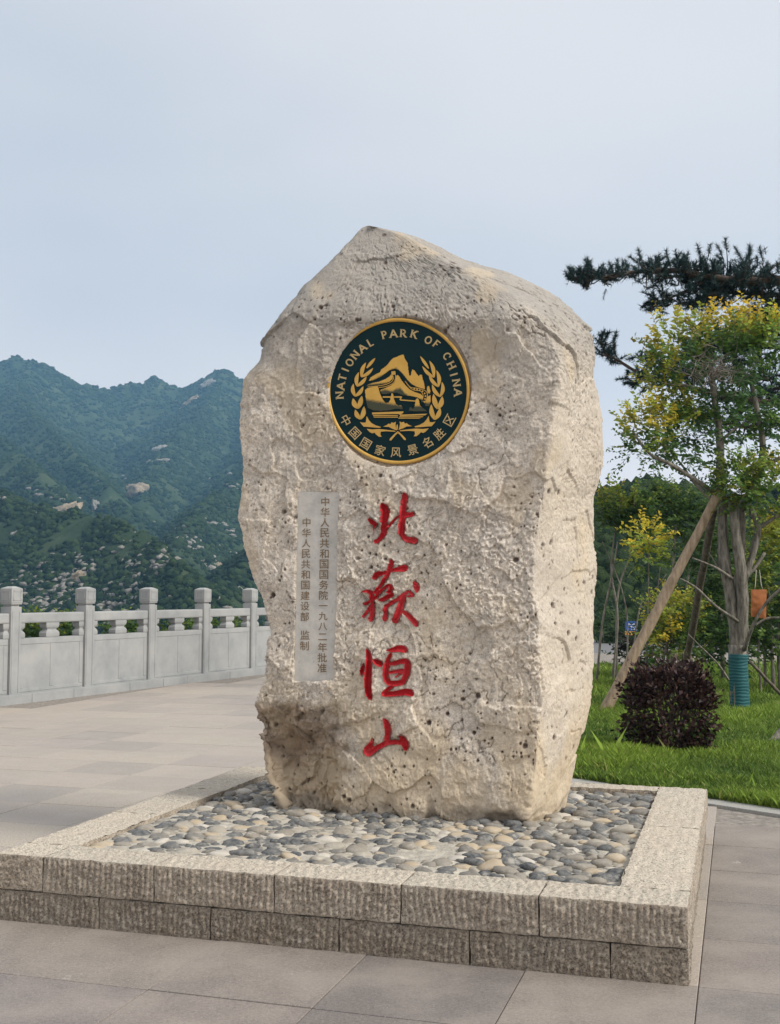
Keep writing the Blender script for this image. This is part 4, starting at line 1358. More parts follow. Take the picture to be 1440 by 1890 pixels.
    for pts, w in (([(664,600),(672,640),(640,676),(560,700),(440,712)], 5), ([(692,604),(690,640),(668,680),(610,708),(540,720)], 5), ([(780,660),(830,716),(900,726),(970,752),(984,800),(960,862)], 5), ([(800,690),(850,738),(920,752),(945,790),(936,850)], 5)):
        flat('wall_line', bar(pts, w))
    for x, y in ((860,722),(885,727),(910,735),(935,745),(955,765),(962,790),(958,815),(950,840)):
        flat('battlement', [(x,y),(x+12,y+3),(x+10,y+16),(x-2,y+13)])
    for pts in ([(575,800),(752,800),(744,812),(575,812)], [(742,806),(752,806),(738,832),(728,830)], [(735,828),(872,838),(872,848),(735,838)],
                [(478,948),(764,938),(764,948),(735,972),(722,962),(478,966)], [(484,972),(716,974),(712,981),(490,981)], [(490,987),(716,988),(712,995),(496,994)],
                [(735,968),(984,960),(962,974),(735,980)], [(728,984),(950,984),(935,992),(728,992)], [(722,997),(925,998),(910,1004),(718,1004)]):
        flat('water_line', pts)
    # wreath
    def leaf(base, tip, w, bend=0.0):
        b, t = np.array(base, float), np.array(tip, float)
        d = t - b; n = np.array([-d[1], d[0]]); L = np.linalg.norm(d); n /= L
        u = np.linspace(0, 1, 9)
        mid_ = b + d * u[:, None] + n * (bend * L * np.sin(math.pi * u))[:, None]
        h = (w * np.sin(math.pi * np.clip(u * 0.93 + 0.07, 0, 1)) ** 0.8)[:, None]
        return np.concatenate([mid_ + n * h / 2, (mid_ - n * h / 2)[::-1]])
    left = [((428,540),(506,448),26,0), ((378,622),(420,490),34,-.08), ((378,622),(486,540),30,.08), ((338,708),(356,578),34,-.1), ((338,708),(426,618),32,.08),
            ((322,800),(306,684),34,-.12), ((322,800),(396,708),34,.1), ((346,912),(302,818),44,-.1), ((346,912),(384,796),44,.05), ((372,1010),(322,922),40,-.1), ((372,1010),(404,892),42,.08)]
    for b, t, w, bd in left:
        flat('wreath_leaf', leaf(b, t, w, bd))
        flat('wreath_leaf', leaf((1424 - b[0], b[1] + 4), (1424 - t[0], t[1] - 18), w, -bd))
    for pts in ([(366,1036),(392,1042),(420,1040),(428,984),(446,1016),(470,1044),(510,1066),(556,1080),(552,1088),(500,1086),(440,1080),(400,1078)],
                [(428,1098),(480,1104),(540,1100),(600,1106),(690,1116),(690,1124),(610,1120),(556,1124),(552,1150),(564,1170),(540,1170),(512,1148),(500,1132),(478,1140),(456,1128)],
                [(580,1078),(612,1064),(630,1050),(646,1056),(656,1038),(676,1044),(694,1034),(690,1060),(696,1090),(704,1112),(664,1098),(630,1080)],
                [(640,1190),(668,1160),(700,1130),(712,1122),(720,1132),(690,1158),(652,1204),(638,1204)]):
        flat('wreath_leaf', pts)
        flat('wreath_leaf', [(1424 - x, y - 4) for x, y in pts])
    flat('wreath_leaf', leaf((706,1108),(708,1056),14))
    # latin letters with serifs, drawn as strokes in a unit box
    LET = {
     'N': [((.12,0),(.12,1)),((.12,1),(.88,0)),((.88,0),(.88,1))], 'A': [((.05,0),(.5,1)),((.5,1),(.95,0)),((.25,.36),(.75,.36))], 'T': [((.5,0),(.5,1)),((.02,.94),(.98,.94))],
     'I': [((.5,0),(.5,1))], 'L': [((.2,0),(.2,1)),((.2,.06),(.85,.06))], 'P': [((.2,0),(.2,1))], 'R': [((.2,0),(.2,1)),((.45,.47),(.9,0))], 'K': [((.2,0),(.2,1)),((.2,.42),(.85,1)),((.42,.58),(.9,0))],
     'F': [((.2,0),(.2,1)),((.2,.94),(.9,.94)),((.2,.5),(.7,.5))], 'H': [((.15,0),(.15,1)),((.85,0),(.85,1)),((.15,.5),(.85,.5))], 'O': [], 'C': []}
    SER = {'N': [(.12,0),(.12,1),(.88,1)], 'A': [(.05,0),(.95,0)], 'T': [(.5,0)], 'I': [(.5,0),(.5,1)], 'L': [(.2,0),(.2,1)], 'P': [(.2,0),(.2,1)], 'R': [(.2,0),(.2,1),(.9,0)],
           'K': [(.2,0),(.2,1),(.85,1),(.9,0)], 'F': [(.2,0),(.2,1)], 'H': [(.15,0),(.15,1),(.85,0),(.85,1)]}
    def letter(ch, cx, cy, h, w):
        ang = math.atan2(cx - 718, 752 - cy)
        ca, sa = math.cos(ang), math.sin(ang)
        g = Geo()
        def place(P):
            P = np.array(P, float)
            x = (P[:, 0] - .5) * w; y = (P[:, 1] - .5) * h
            zx = cx + x * ca + y * sa; zy = cy + x * sa - y * ca
            s, zz = FP(*zp(zx, zy), T_FRONT + 0.012)
            return W(s, np.full(len(s), t1), zz)
        def rect(a, b, lw):
            a, b = np.array(a, float) * [w, h], np.array(b, float) * [w, h]
            d = (b - a) / np.linalg.norm(b - a); n = np.array([-d[1], d[0]]) * lw / 2
            V = place([(p / [w, h]) for p in (a - n, a + n, b + n, b - n)])
            g.add(V, np.array([[0, 1, 2, 3]]))
        for k, (a, b) in enumerate(LET[ch]): rect(a, b, 15 if (a[0] == b[0] or ch in 'AKR') else 11)
        for (x, y) in SER.get(ch, []):
            yy = min(max(y, .045), .955)
            rect((x - .17, yy), (x + .17, yy), 8)
        def arc(cx_, cy_, rx, ry, a0, a1, lw, n=20):
            th = np.radians(np.linspace(a0, a1, n))
            P = [(cx_ + rx * math.cos(t), cy_ + ry * math.sin(t)) for t in th]
            for a, b in zip(P[:-1], P[1:]): rect(a, b, lw)
        if ch == 'O': arc(.5, .5, .40, .44, 0, 360, 13)
        if ch == 'C': arc(.52, .5, .42, .44, 45, 315, 13); rect((.80, .62), (.84, .95), 9)
        if ch in 'PR': arc(.42, .70, .34, .235, -90, 90, 13, 12); rect((.2, .94), (.45, .94), 9); rect((.2, .465), (.45, .465), 9)
        obj('letter', g.mesh('letter', False), M['gold_letter'], em)
    for ch, x, y, w in (('N',180,790,66),('A',192,706,72),('T',206,628,62),('I',232,556,40),('O',272,490,66),('N',322,420,64),('A',388,358,70),('L',462,305,54),
                     ('P',592,235,60),('A',674,225,70),('R',764,222,66),('K',862,230,68),('O',994,284,66),('F',1070,322,54),('C',1166,432,62),('H',1206,516,66),('I',1228,600,40),('N',1252,676,64),('A',1266,766,68)):
        letter(ch, x, y, 72, w)
    for ch, x, y in (('中',237,1020),('国',320,1138),('国',420,1235),('家',553,1295),('风',697,1315),('景',850,1290),('名',985,1225),('胜',1095,1145),('区',1188,1018)):
        V, Fs = glyph(ch, 0.008)
        ang = math.atan2(x - 712, y - 752)
        ca, sa = math.cos(-ang), math.sin(-ang)
        h = 96
        X, Y = V[:, 0] * h, V[:, 1] * h
        # local right axis (ca, sa), local up axis (sa, -ca) in image coordinates (y down)
        zx = x + X * ca + Y * sa; zy = y + X * sa - Y * ca
        s, zz = FP(*zp(zx, zy), T_FRONT + 0.012)
        obj('letter', pd_mesh('letter', W(s, np.full(len(s), t1), zz), Fs), M['gold_letter'], em)
build_boulder()
# ================================================================== balustrade
def build_balustrade():
    # bay positions from the posts' pixel columns, on the base line
    def along(px):
        d = ray(px, 1100)[:2]
        Mx = np.array([[d[0], -RDIR[0]], [d[1], -RDIR[1]]])
        return np.linalg.solve(Mx, RAIL0 + off)[1]
    off = -RNOR * 0.17
    a = np.array([along(p) for p in (16, 160, 279, 376, 459)])
    bay = (a[-1] - a[0]) / 4
    start = a[0] + np.mean(a - a[0] - bay * np.arange(5))
    e = empty('stone_balustrade', (*(RAIL0 + off), 0.0), 'pale carved stone balustrade with square posts along the terrace edge', 'balustrade')
    e.rotation_euler = (0, 0, math.atan2(RDIR[1], RDIR[0]))
    # local frame: x along, y = away from the pavement (left of the direction), z up
    ps = 0.185
    def post_mesh():
        bm = bmesh.new()
        h = ps / 2
        bm_box(bm, -h, h, -h, h, 0.10, 1.225, 0.006)
        for sy in (-1, 1):                                       # raised strips framing the sunk field
            for sx in (-1, 1):
                bm_box(bm, sx * 0.062 - 0.013, sx * 0.062 + 0.013, sy * h - 0.006, sy * h + 0.006, 0.13, 1.17, 0.003)
        bm_box(bm, -h + 0.022, h - 0.022, -h + 0.022, h - 0.022, 1.22, 1.265, 0.004)
        return bm_mesh('post', bm)
    def cap_mesh():
        bm = bmesh.new()
        h = ps / 2 + 0.008
        bm_box(bm, -h + 0.006, h - 0.006, -h + 0.006, h - 0.006, 1.255, 1.285, 0.006)
        bm_box(bm, -h, h, -h, h, 1.275, 1.462, 0.008)
        r = bmesh.ops.create_cone(bm, cap_ends=True, segments=4, radius1=h * 1.38, radius2=h * 0.5, depth=0.028)
        for v in r['verts']:
            x, y = v.co.x, v.co.y
            c = math.cos(math.pi / 4)
            v.co = Vector((c * x - c * y, c * x + c * y, v.co.z + 1.476))
        for sy in (-1, 1):
            for (x0, x1, z0, z1) in ((-0.07, -0.055, 1.305, 1.435), (0.055, 0.07, 1.305, 1.435), (-0.07, 0.07, 1.42, 1.435), (-0.07, 0.07, 1.305, 1.32)):
                bm_box(bm, x0, x1, sy * h - 0.004, sy * h + 0.004, z0, z1, 0.002)
                bm_box(bm, sy * h - 0.004, sy * h + 0.004, x0, x1, z0, z1, 0.002)
        return bm_mesh('cap', bm)
    L = bay - ps
    def panel_mesh():
        bm = bmesh.new()
        bm_box(bm, -L / 2, L / 2, -0.055, 0.055, 0.10, 0.815, 0.006)
        bars = [(-L / 2 + 0.01, L / 2 - 0.01, 0.735, 0.80), (-L / 2 + 0.01, L / 2 - 0.01, 0.12, 0.165)]
        for x in (-L / 2 + 0.045, 0.0, L / 2 - 0.045): bars.append((x - 0.035, x + 0.035, 0.165, 0.735))
        for sy in (-1, 1):
            for x0, x1, z0, z1 in bars: bm_box(bm, x0, x1, sy * 0.055 - 0.006, sy * 0.055 + 0.006, z0 + 0.0015, z1 - 0.0015, 0.005)
        return bm_mesh('panel', bm)
    def rail_mesh():
        bm = bmesh.new()
        bm_box(bm, -L / 2, L / 2, -0.07, 0.07, 1.012, 1.143, 0.02)
        return bm_mesh('hand_rail', bm)
    def vase_mesh(half):
        prof = [(0.118, 0.815), (0.128, 0.835), (0.128, 0.87), (0.115, 0.893), (0.098, 0.905), (0.088, 0.912), (0.088, 0.926), (0.10, 0.932), (0.118, 0.95), (0.125, 0.975), (0.125, 1.012)]
        bm = bmesh.new()
        rg = []
        for w, z in prof:
            x0, x1 = (-w, w) if half == 0 else ((0, w * 0.8) if half > 0 else (-w * 0.8, 0))
            d = 0.062 * w / 0.128
            rg.append([bm.verts.new(v) for v in ((x0, -d, z), (x1, -d, z), (x1, d, z), (x0, d, z))])
        for a_, b_ in zip(rg[:-1], rg[1:]):
            for k in range(4): bm.faces.new((a_[k], a_[(k + 1) % 4], b_[(k + 1) % 4], b_[k]))
        bm.faces.new(rg[0][::-1]); bm.faces.new(rg[-1])
        return bm_mesh('vase_baluster', bm)
    pm, cm, nm, rm = post_mesh(), cap_mesh(), panel_mesh(), rail_mesh()
    v0, v1, v2 = vase_mesh(0), vase_mesh(1), vase_mesh(-1)
    for m in (pm, cm, nm, rm, v0, v1, v2): m.materials.append(M['marble'])
    kb = [0.0, 0.62, 1.05]
    for k in range(-3, 8):
        x = start + bay * k
        p = obj('post', pm, None, e, keep=False); p.location = (x, 0, 0)
        obj('cap', cm, None, p, keep=False)
        xc = x + bay / 2
        n = obj('panel', nm, None, e, keep=False); n.location = (xc, 0, 0)
        r = obj('hand_rail', rm, None, e, keep=False); r.location = (xc, 0, 0)
        for mm, xx in ((v0, xc), (v1, x + ps / 2), (v2, x + bay - ps / 2)):
            v = obj('vase_baluster', mm, None, e, keep=False); v.location = (xx, 0, 0)
    # base course: separate stones
    x = start - 3 * bay - 0.4
    r2 = random.Random(2)
    while x < start + 8 * bay:
        l = r2.choice((0.62, 0.95, 1.2, 0.8))
        bm = bmesh.new()
        bm_box(bm, x + 0.003, x + l - 0.003, -0.17 - r2.uniform(0, 0.004), 0.17, -0.04, 0.108, 0.006)
        m = bm_mesh('base_stone', bm); m.materials.append(M['marble'])
        obj('base_stone', m, None, e, keep=False)
        x += l
build_balustrade()

# ================================================================== lawn and road
def lawn_z(X, Y):
    P = np.stack([X, Y, 0 * X], -1)
    s, t = ST(np.stack([X, Y, 0 * X], -1))
    d = lawn_side(s, t)
    return 0.015 + 0.04 * sstep(0, 0.6, d) + 0.03 * fbm(P * 0.35, 3) * sstep(0.2, 1.5, d)
def build_lawn():
    ks = np.linspace(-14, 9, 150); ds = np.concatenate([np.linspace(0, 1, 12), np.linspace(1.2, 17, 70)])
    K, Dd = np.meshgrid(ks, ds, indexing='ij')
    s = LA[0] + LDIR[0] * K + LNOR[0] * Dd; t = LA[1] + LDIR[1] * K + LNOR[1] * Dd
    s = s + 0.30 * Dd * (K < 99) * 0
    P = W(s, t, 0.0)
    P[..., 2] = lawn_z(P[..., 0], P[..., 1])
    P = P.reshape(-1, 3)
    n1, n2 = K.shape
    ii = (np.arange(n1 - 1)[:, None] * n2 + np.arange(n2 - 1)[None]).ravel()
    q = np.stack([ii, ii + n2, ii + n2 + 1, ii + 1], -1)
    cy = P[q].mean(1)
    q = q[(cy[:, 1] < 21.5) & (cy[:, 0] > 0.137 * cy[:, 1])]
    tag(obj('lawn', np_mesh('lawn', P, q), M['soil']), kind='structure')
    # blades
    n = 260000
    px = rng.uniform(960, 1560, n); py = 1225 + (1530 - 1225) * rng.uniform(0, 1, n) ** 0.8
    B = G(px, py, 0.04)
    s, t = ST(B)
    d = lawn_side(s, t)
    k = (s - LA[0]) * LDIR[0] + (t - LA[1]) * LDIR[1]
    keep = (d > -0.035) & (d < 16.5) & (B[:, 1] < 21.3) & (B[:, 0] > 0.14 * B[:, 1]) & (k > -13.8) & (k < 8.8)
    B = B[keep]; d = d[keep]
    n = len(B)
    B[:, 2] = lawn_z(B[:, 0], B[:, 1]) - 0.005
    dist = B[:, 1]
    clump = 1.3 * fbm(B * 0.9 + 5, 4, 0.65)
    h = rng.uniform(0.025, 0.075, n) * (1 + 0.6 * clump) * (1 + 0.05 * (dist - 8))
    wd = 0.0022 + 0.00042 * dist
    tall = rng.random(n) < 0.0012
    h = np.where(tall, h + rng.uniform(0.06, 0.16, n), h)
    th = rng.uniform(0, 6.283, n)
    lean = np.stack([np.cos(th), np.sin(th), 0 * th], -1) * (h * rng.uniform(0.2, 0.9, n))[:, None]
    sd = np.stack([-np.sin(th), np.cos(th), 0 * th], -1) * wd[:, None]
    rot = rng.uniform(0, 6.283, n)
    sd = np.stack([np.cos(rot), np.sin(rot), 0 * rot], -1) * wd[:, None]
    up = np.array([0, 0, 1.0])
    V = np.stack([B - sd, B + sd, B + 0.55 * h[:, None] * up + 0.35 * lean + 0.7 * sd, B + h[:, None] * up + lean], 1)
    T = np.array([[0, 1, 2], [0, 2, 3]])[None] + (np.arange(n) * 4)[:, None, None]
    g1, g2, g3 = np.array([0.08, 0.15, 0.030]), np.array([0.26, 0.37, 0.055]), np.array([0.38, 0.37, 0.13])
    f = np.clip(0.45 + 0.5 * clump + 0.22 * rng.normal(size=n), 0, 1)[:, None]
    C = g1 * (1 - f) + g2 * f
    dry = (rng.random(n) < 0.03)[:, None]
    C = np.where(dry, g3, C)
    C = np.repeat(C, 4, axis=0)
    tag(obj('grass', np_mesh('grass', V.reshape(-1, 3), tris=T.reshape(-1, 3), smooth=False, colors=C), M['grass']),
        'short green grass of the lawn behind the plinth', 'grass', kind='stuff')
    # road behind the garden
    V = [(-6, 21.3, -0.02), (40, 21.3, -0.02), (60, 36, -0.02), (-6, 36, -0.02)]
    tag(obj('road', pd_mesh('road', V, [[0, 1, 2, 3]]), M['asphalt']), kind='structure')
    ke = empty('road_kerb', (4, 21.35, 0), 'pale concrete kerb between the lawn and the road', 'kerb')
    for k in range(16):
        bm = bmesh.new()
        bm_box(bm, 0.5 + k * 0.8, 1.295 + k * 0.8, 21.3, 21.62, -0.05, 0.10, 0.015)
        obj('kerb_stone', bm_mesh('road_kerb_stone', bm), M['kerb'], ke)
build_lawn()

# ================================================================== plants
def leaves(g, P, Dn, size, C, up=None, asp=0.55):
    """diamond leaves: P base, Dn direction, folded along the midrib"""
    n = len(P)
    Dn = Dn / (np.linalg.norm(Dn, axis=1)[:, None] + 1e-9)
    r = rng.normal(size=(n, 3)); r[:, 2] *= 0.5
    sd = np.cross(Dn, r + np.array([0, 0, 1.0])); sd /= np.linalg.norm(sd, axis=1)[:, None] + 1e-9
    nr = np.cross(sd, Dn)
    s = np.asarray(size)[:, None]
    m = P + Dn * s * 0.42
    V = np.stack([P, m + sd * s * asp * 0.5 + nr * s * 0.10, P + Dn * s - nr * s * 0.06, m - sd * s * asp * 0.5 + nr * s * 0.10], 1)
    T = np.array([[0, 1, 2], [0, 2, 3]])[None] + (np.arange(n) * 4)[:, None, None]
    g.add(V.reshape(-1, 3), None, T.reshape(-1, 3), np.repeat(C, 4, axis=0))
GREEN = np.array([0.07, 0.135, 0.036]); MIDG = np.array([0.14, 0.225, 0.05]); LIME = np.array([0.40, 0.46, 0.07]); YEL = np.array([0.78, 0.60, 0.07]); ORA = np.array([0.78, 0.48, 0.04]); DARK = np.array([0.036, 0.072, 0.030])
def clump(g, gt, px, py, rx, ry, Y, nshoot, lsize, pal, top_pal=None, top=0.35, depth=None, shoot=0.28, up=0.5, density=11, seed=0, open_=0.0):
    """a leafy clump whose middle projects to (px,py): shoots with alternate leaves"""
    c = D(px, py, Y); k = Y / F_PX
    R = np.array([rx * k, (depth if depth else 0.8 * rx * k), ry * k])
    u = rng.normal(size=(int(nshoot * 0.95), 3)); u /= np.linalg.norm(u, axis=1)[:, None]
    rad = rng.uniform(0.12, 1.0, int(nshoot * 0.95)) ** (0.45)
    holes = pn(u * 1.7 + seed) > -0.28 + open_ * 0.3
    u, rad = u[holes], rad[holes]
    n = len(u)
    base = c + u * rad[:, None] * R * (1 + 0.25 * pn(u * 2.1 + 40 + seed)[:, None])
    dr = u * np.array([0.7, 0.7, 0.5]) + rng.normal(size=(n, 3)) * 0.35 + np.array([0, 0, up])
    dr /= np.linalg.norm(dr, axis=1)[:, None]
    L = shoot * rng.uniform(0.5, 1.3, n)
    hgt = u[:, 2] * rad
    for i in range(n):
        q = np.linspace(0, 1, 4)
        path = base[i] + dr[i] * (q * L[i])[:, None] + np.array([0, 0, -0.08]) * (q ** 2 * L[i])[:, None]
        if gt is not None and i % 2 == 0: gt.tube(path, np.linspace(0.004, 0.0015, 4), 4, cap=False)
    m = density
    f = np.linspace(0.08, 1.0, m)
    B = base[:, None, :] + dr[:, None, :] * (f[None, :, None] * L[:, None, None]) + np.array([0, 0, -0.08]) * ((f ** 2)[None, :, None] * L[:, None, None])
    side = np.cross(dr, np.array([0.2, 0.1, 1.0])); side /= np.linalg.norm(side, axis=1)[:, None]
    sg = np.where(np.arange(m) % 2 == 0, 1.0, -1.0)
    Dn = dr[:, None, :] * 0.55 + side[:, None, :] * sg[None, :, None] + rng.normal(size=(n, m, 3)) * 0.35 + np.array([0, 0, -0.15])
    S = 1.4 * lsize * rng.uniform(0.65, 1.25, (n, m)) * (1.0 - 0.35 * f[None, :])
    pal = np.asarray(pal)
    ci = rng.integers(0, len(pal), n)
    C = pal[ci][:, None, :] * np.ones((1, m, 1))
    if top_pal is not None:
        tp = np.asarray(top_pal)
        w = sstep(top - 0.2, top + 0.25, hgt + 0.25 * rng.normal(size=n))
        Ct = tp[rng.integers(0, len(tp), n)]
        wm = np.clip(w[:, None] * (0.35 + 0.65 * f[None, :]), 0, 1)[..., None]
        C = C * (1 - wm) + Ct[:, None, :] * wm
    C = C * rng.uniform(0.8, 1.2, (n, m, 1))
    leaves(g, B.reshape(-1, 3), Dn.reshape(-1, 3), S.ravel(), C.reshape(-1, 3))
def limb(g, pts, r0, r1, n=16, seg=8, wob=0.25):
    P = np.array([D(a, b, y) if y > 0 else G(a, b, 0.03) for a, b, y in pts])
    sp = spline(P, n)
    g.tube(sp, np.linspace(r0, r1, n), seg, wob=wob)
def build_garden_tree():
    Y = 12.87
    base = G(1364, 1318, 0.03)
    e = empty('pruned_tree', base, 'many-stemmed garden tree with teal trunk wrap and yellow-tipped leaf clumps', 'tree')
    g = Geo()
    limb(g, [(1364, 1322, Y), (1363, 1260, Y), (1362, 1190, Y)], 0.098, 0.10, 10, 12, 0.15)
    limb(g, [(1360, 1205, Y), (1352, 1130, Y), (1338, 1040, Y - .02), (1334, 985, Y), (1334, 925, Y)], 0.068, 0.055, 18, 9)
    limb(g, [(1367, 1205, Y), (1371, 1120, Y - .05), (1366, 1040, Y - .1), (1357, 980, Y - .1), (1352, 922, Y - .1)], 0.075, 0.048, 18, 9)
    limb(g, [(1362, 1090, Y + .1), (1368, 1020, Y + .16), (1370, 930, Y + .2)], 0.05, 0.04, 12, 8)
    limb(g, [(1374, 1070, Y), (1390, 1020, Y), (1399, 975, Y), (1392, 950, Y), (1372, 925, Y + .1)], 0.045, 0.035, 16, 8)
    limb(g, [(1373, 1065, Y), (1392, 1050, Y), (1412, 1020, Y)], 0.028, 0.018, 10, 6)
    limb(g, [(1399, 975, Y), (1420, 962, Y), (1445, 945, Y)], 0.03, 0.02, 10, 6)
    # upper stems
    limb(g, [(1336, 940, Y), (1330, 880, Y), (1328, 800, Y), (1318, 730, Y), (1311, 660, Y)], 0.055, 0.03, 18, 8)
    limb(g, [(1368, 940, Y + .1), (1400, 880, Y + .2), (1408, 820, Y + .2), (1395, 745, Y + .2), (1384, 690, Y + .2)], 0.05, 0.026, 18, 8)
    limb(g, [(1326, 915, Y), (1290, 890, Y - .2), (1240, 858, Y - .3), (1200, 838, Y - .3), (1170, 800, Y - .3)], 0.032, 0.012, 16, 6)
    limb(g, [(1318, 925, Y), (1280, 890, Y + .2), (1262, 862, Y + .3), (1225, 820, Y + .2)], 0.02, 0.008, 14, 5)
    limb(g, [(1330, 815, Y), (1360, 790, Y), (1420, 760, Y)], 0.02, 0.008, 12, 5)
    limb(g, [(1408, 860, Y + .2), (1430, 850, Y), (1460, 835, Y)], 0.03, 0.02, 8, 6)
    # side shoots low down
    limb(g, [(1362, 1147, Y - .1), (1320, 1118, Y - .3), (1285, 1085, Y - .4), (1256, 1068, Y - .5)], 0.02, 0.009, 14, 6)
    limb(g, [(1352, 1068, Y - .1), (1318, 1046, Y - .2), (1278, 1030, Y - .3)], 0.018, 0.008, 12, 6)
    limb(g, [(1330, 1058, Y), (1318, 1035, Y), (1308, 1020, Y)], 0.012, 0.006, 8, 5)
    limb(g, [(1373, 1200, Y - .1), (1390, 1155, Y - .3), (1415, 1112, Y - .4), (1450, 1080, Y - .5)], 0.024, 0.016, 14, 6)
    limb(g, [(1392, 1155, Y - .3), (1415, 1142, Y - .3), (1450, 1140, Y - .4)], 0.017, 0.012, 10, 6)
    limb(g, [(1345, 1255, Y - .2), (1325, 1225, Y - .3), (1290, 1190, Y - .4), (1270, 1170, Y - .5)], 0.012, 0.005, 12, 5)
    obj('trunk', g.mesh('trunk'), M['bark'], e)
    # wrap
    w = Geo()
    zz = np.linspace(0.035, D(1364, 1207, Y)[2], 34)
    path = np.array([[base[0] + 0.004 * math.sin(q * 7), Y, q] for q in zz])
    path[:, 0] = [D(1364, 1260, Y)[0]] * 34 + 0.004 * np.sin(zz * 9)
    w.tube(path, 0.106 + 0.002 * np.abs(np.sin(zz * 31)) + 0.004 * pn(np.stack([zz * 9, zz * 0, zz * 0], -1)), 20, wob=0.05)
    obj('trunk_wrap', w.mesh('trunk_wrap'), M['wrap'], e)
    # crown
    c = Geo(); t = Geo()
    dk, gr, md, li, ye, orr = DARK * 2.2, GREEN * 1.5, MIDG * 1.45, LIME, YEL, ORA
    clump(c, t, 1300, 690, 92, 66, Y, 180, 0.062, [dk, dk, gr], None, seed=1, up=0.3, open_=0.6)
    clump(c, t, 1250, 640, 58, 52, Y - .25, 90, 0.065, [dk, gr, md * .8], [li, ye * .8, ye * .7], -0.1, seed=2, up=0.8)
    clump(c, t, 1345, 625, 74, 38, Y - .1, 120, 0.066, [gr, md], [orr, ye, ye], 0.0, seed=3, up=0.9)
    clump(c, t, 1425, 635, 52, 50, Y, 110, 0.066, [gr, md, md], [orr, ye, li], 0.1, seed=4, up=0.7)
    clump(c, t, 1225, 690, 26, 46, Y - .2, 40, 0.055, [md, li * .7], [li, ye * .8], -0.3, seed=5, up=0.6)
    clump(c, t, 1400, 720, 70, 40, Y + .2, 120, 0.06, [dk, gr], None, seed=6, up=0.3, open_=0.8)
    clump(c, t, 1205, 795, 56, 42, Y - .3, 130, 0.062, [gr, md * .8, li * .7], [li, ye, ye * .9], -0.3, seed=7, up=0.7)
    clump(c, t, 1240, 755, 26, 34, Y - .2, 42, 0.06, [md, gr], [li, ye], -0.1, seed=17, up=1.0)
    clump(c, t, 1262, 800, 52, 46, Y, 110, 0.06, [dk, gr, gr], [md, li * .6], 0.3, seed=8, up=0.4, open_=0.7)
    clump(c, t, 1365, 790, 62, 34, Y + .15, 90, 0.06, [dk, gr], None, seed=9, up=0.3, open_=0.4)
    clump(c, t, 1425, 800, 36, 32, Y, 60, 0.06, [gr, dk, md], None, seed=10, up=0.3, open_=0.2)
    clump(c, t, 1368, 890, 50, 50, Y - .3, 190, 0.052, [md, md * .85, li * .5, gr], [li * .7, md * 1.2], 0.3, seed=11, up=0.2, shoot=0.2)
    clump(c, t, 1415, 905, 38, 56, Y - .1, 110, 0.055, [md, gr, li * .6], [li, ye * .6], 0.3, seed=12, up=0.3)
    clump(c, t, 1425, 1000, 32, 58, Y + .3, 110, 0.055, [md, li * .7, gr], [li, ye * .6], 0.1, seed=13, up=0.3)
    clump(c, t, 1290, 845, 34, 26, Y + .1, 34, 0.055, [gr, dk], None, seed=14, up=0.1, open_=0.3)
    clump(c, t, 1190, 842, 36, 16, Y - .3, 26, 0.055, [gr, dk], None, seed=15, up=0.0)
    obj('leaves', c.mesh('leaves', False), M['leaf'], e)
    # dead twig tangle in the upper crown
    d = Geo()
    for k in range(150):
        cx, cy = rng.normal(1318, 24), rng.normal(692, 17)
        p = D(cx, cy, Y - 0.38 + rng.normal() * 0.12)
        dr = rng.normal(size=3); dr[2] = abs(dr[2]) * 0.6 + 0.1; dr /= np.linalg.norm(dr)
        L = rng.uniform(0.12, 0.34)
        q = np.linspace(0, 1, 5)[:, None]
        d.tube(p + dr * q * L + np.cumsum(rng.normal(size=(5, 3)) * 0.012, 0), np.linspace(0.0045, 0.002, 5), 4, cap=False)
    tag(obj('dead_twigs', d.mesh('dead_twigs'), M['twig'], e), kind='stuff')
    tag(obj('twigs', t.mesh('twigs'), M['bark'], e), kind='stuff')
    # props
    def prop(a, b, r0, r1, mat, label, grp='wooden poles propping the garden tree'):
        g2 = Geo()
        A, B = np.asarray(a), np.asarray(b)
        n = 22
        q = np.linspace(0, 1, n)[:, None]
        P = A * (1 - q) + B * q + 0.012 * np.stack([pn(np.stack([q[:, 0] * 4 + 3 * k, q[:, 0] * 0 + k, q[:, 0] * 0], -1)) for k in range(3)], -1)
        r = np.linspace(r0, r1, n) * (1 + 0.06 * pn(np.stack([q[:, 0] * 14, q[:, 0] * 0, q[:, 0] * 0 + r0 * 99], -1)))
        g2.tube(P, r, 12, wob=0.15)
        o = obj('support_pole', g2.mesh('support_pole'), mat)
        tag(o, label, 'pole', grp)
    A = G(1108, 1326, 0.0); B = D(1330, 905, Y - 0.12)
    prop(A, B, 0.064, 0.05, M['pole'], 'long peeled pale brown pole leaning from the lawn to the tree')
    A = G(1256, 1285, 0.0); B = D(1318, 938, Y + 0.1)
    prop(A, B, 0.05, 0.042, M['dark_pole'], 'dark weathered pole leaning behind the purple bush to the tree')
    A = G(1455, 1330, 0.0); B = D(1385, 1222, Y + 0.25)
    A = G(1470, 1312, 0.0)
    prop(A, B, 0.022, 0.018, M['dark_pole'], 'thin grey stake slanting right of the teal wrapped trunk')
    # stub of a cut branch lying on the grass
    g3 = Geo()
    g3.tube(spline([G(1419, 1378, 0.02), G(1432, 1366, 0.06), D(1452, 1338, 10.6)], 12), np.linspace(0.05, 0.035, 12), 9, wob=0.3)
    tag(obj('cut_branch', g3.mesh('cut_branch'), M['bark']), 'short cut branch slanting up out of the grass', 'branch')
    # hanging orange bag
    hy = Y - 0.33
    b = empty('hanging_bag', D(1400, 1140, hy), 'small orange mesh bag hanging by strings beside the trunk', 'bag')
    a = np.linspace(-1, 1, 15); v = np.linspace(0, 1, 22)
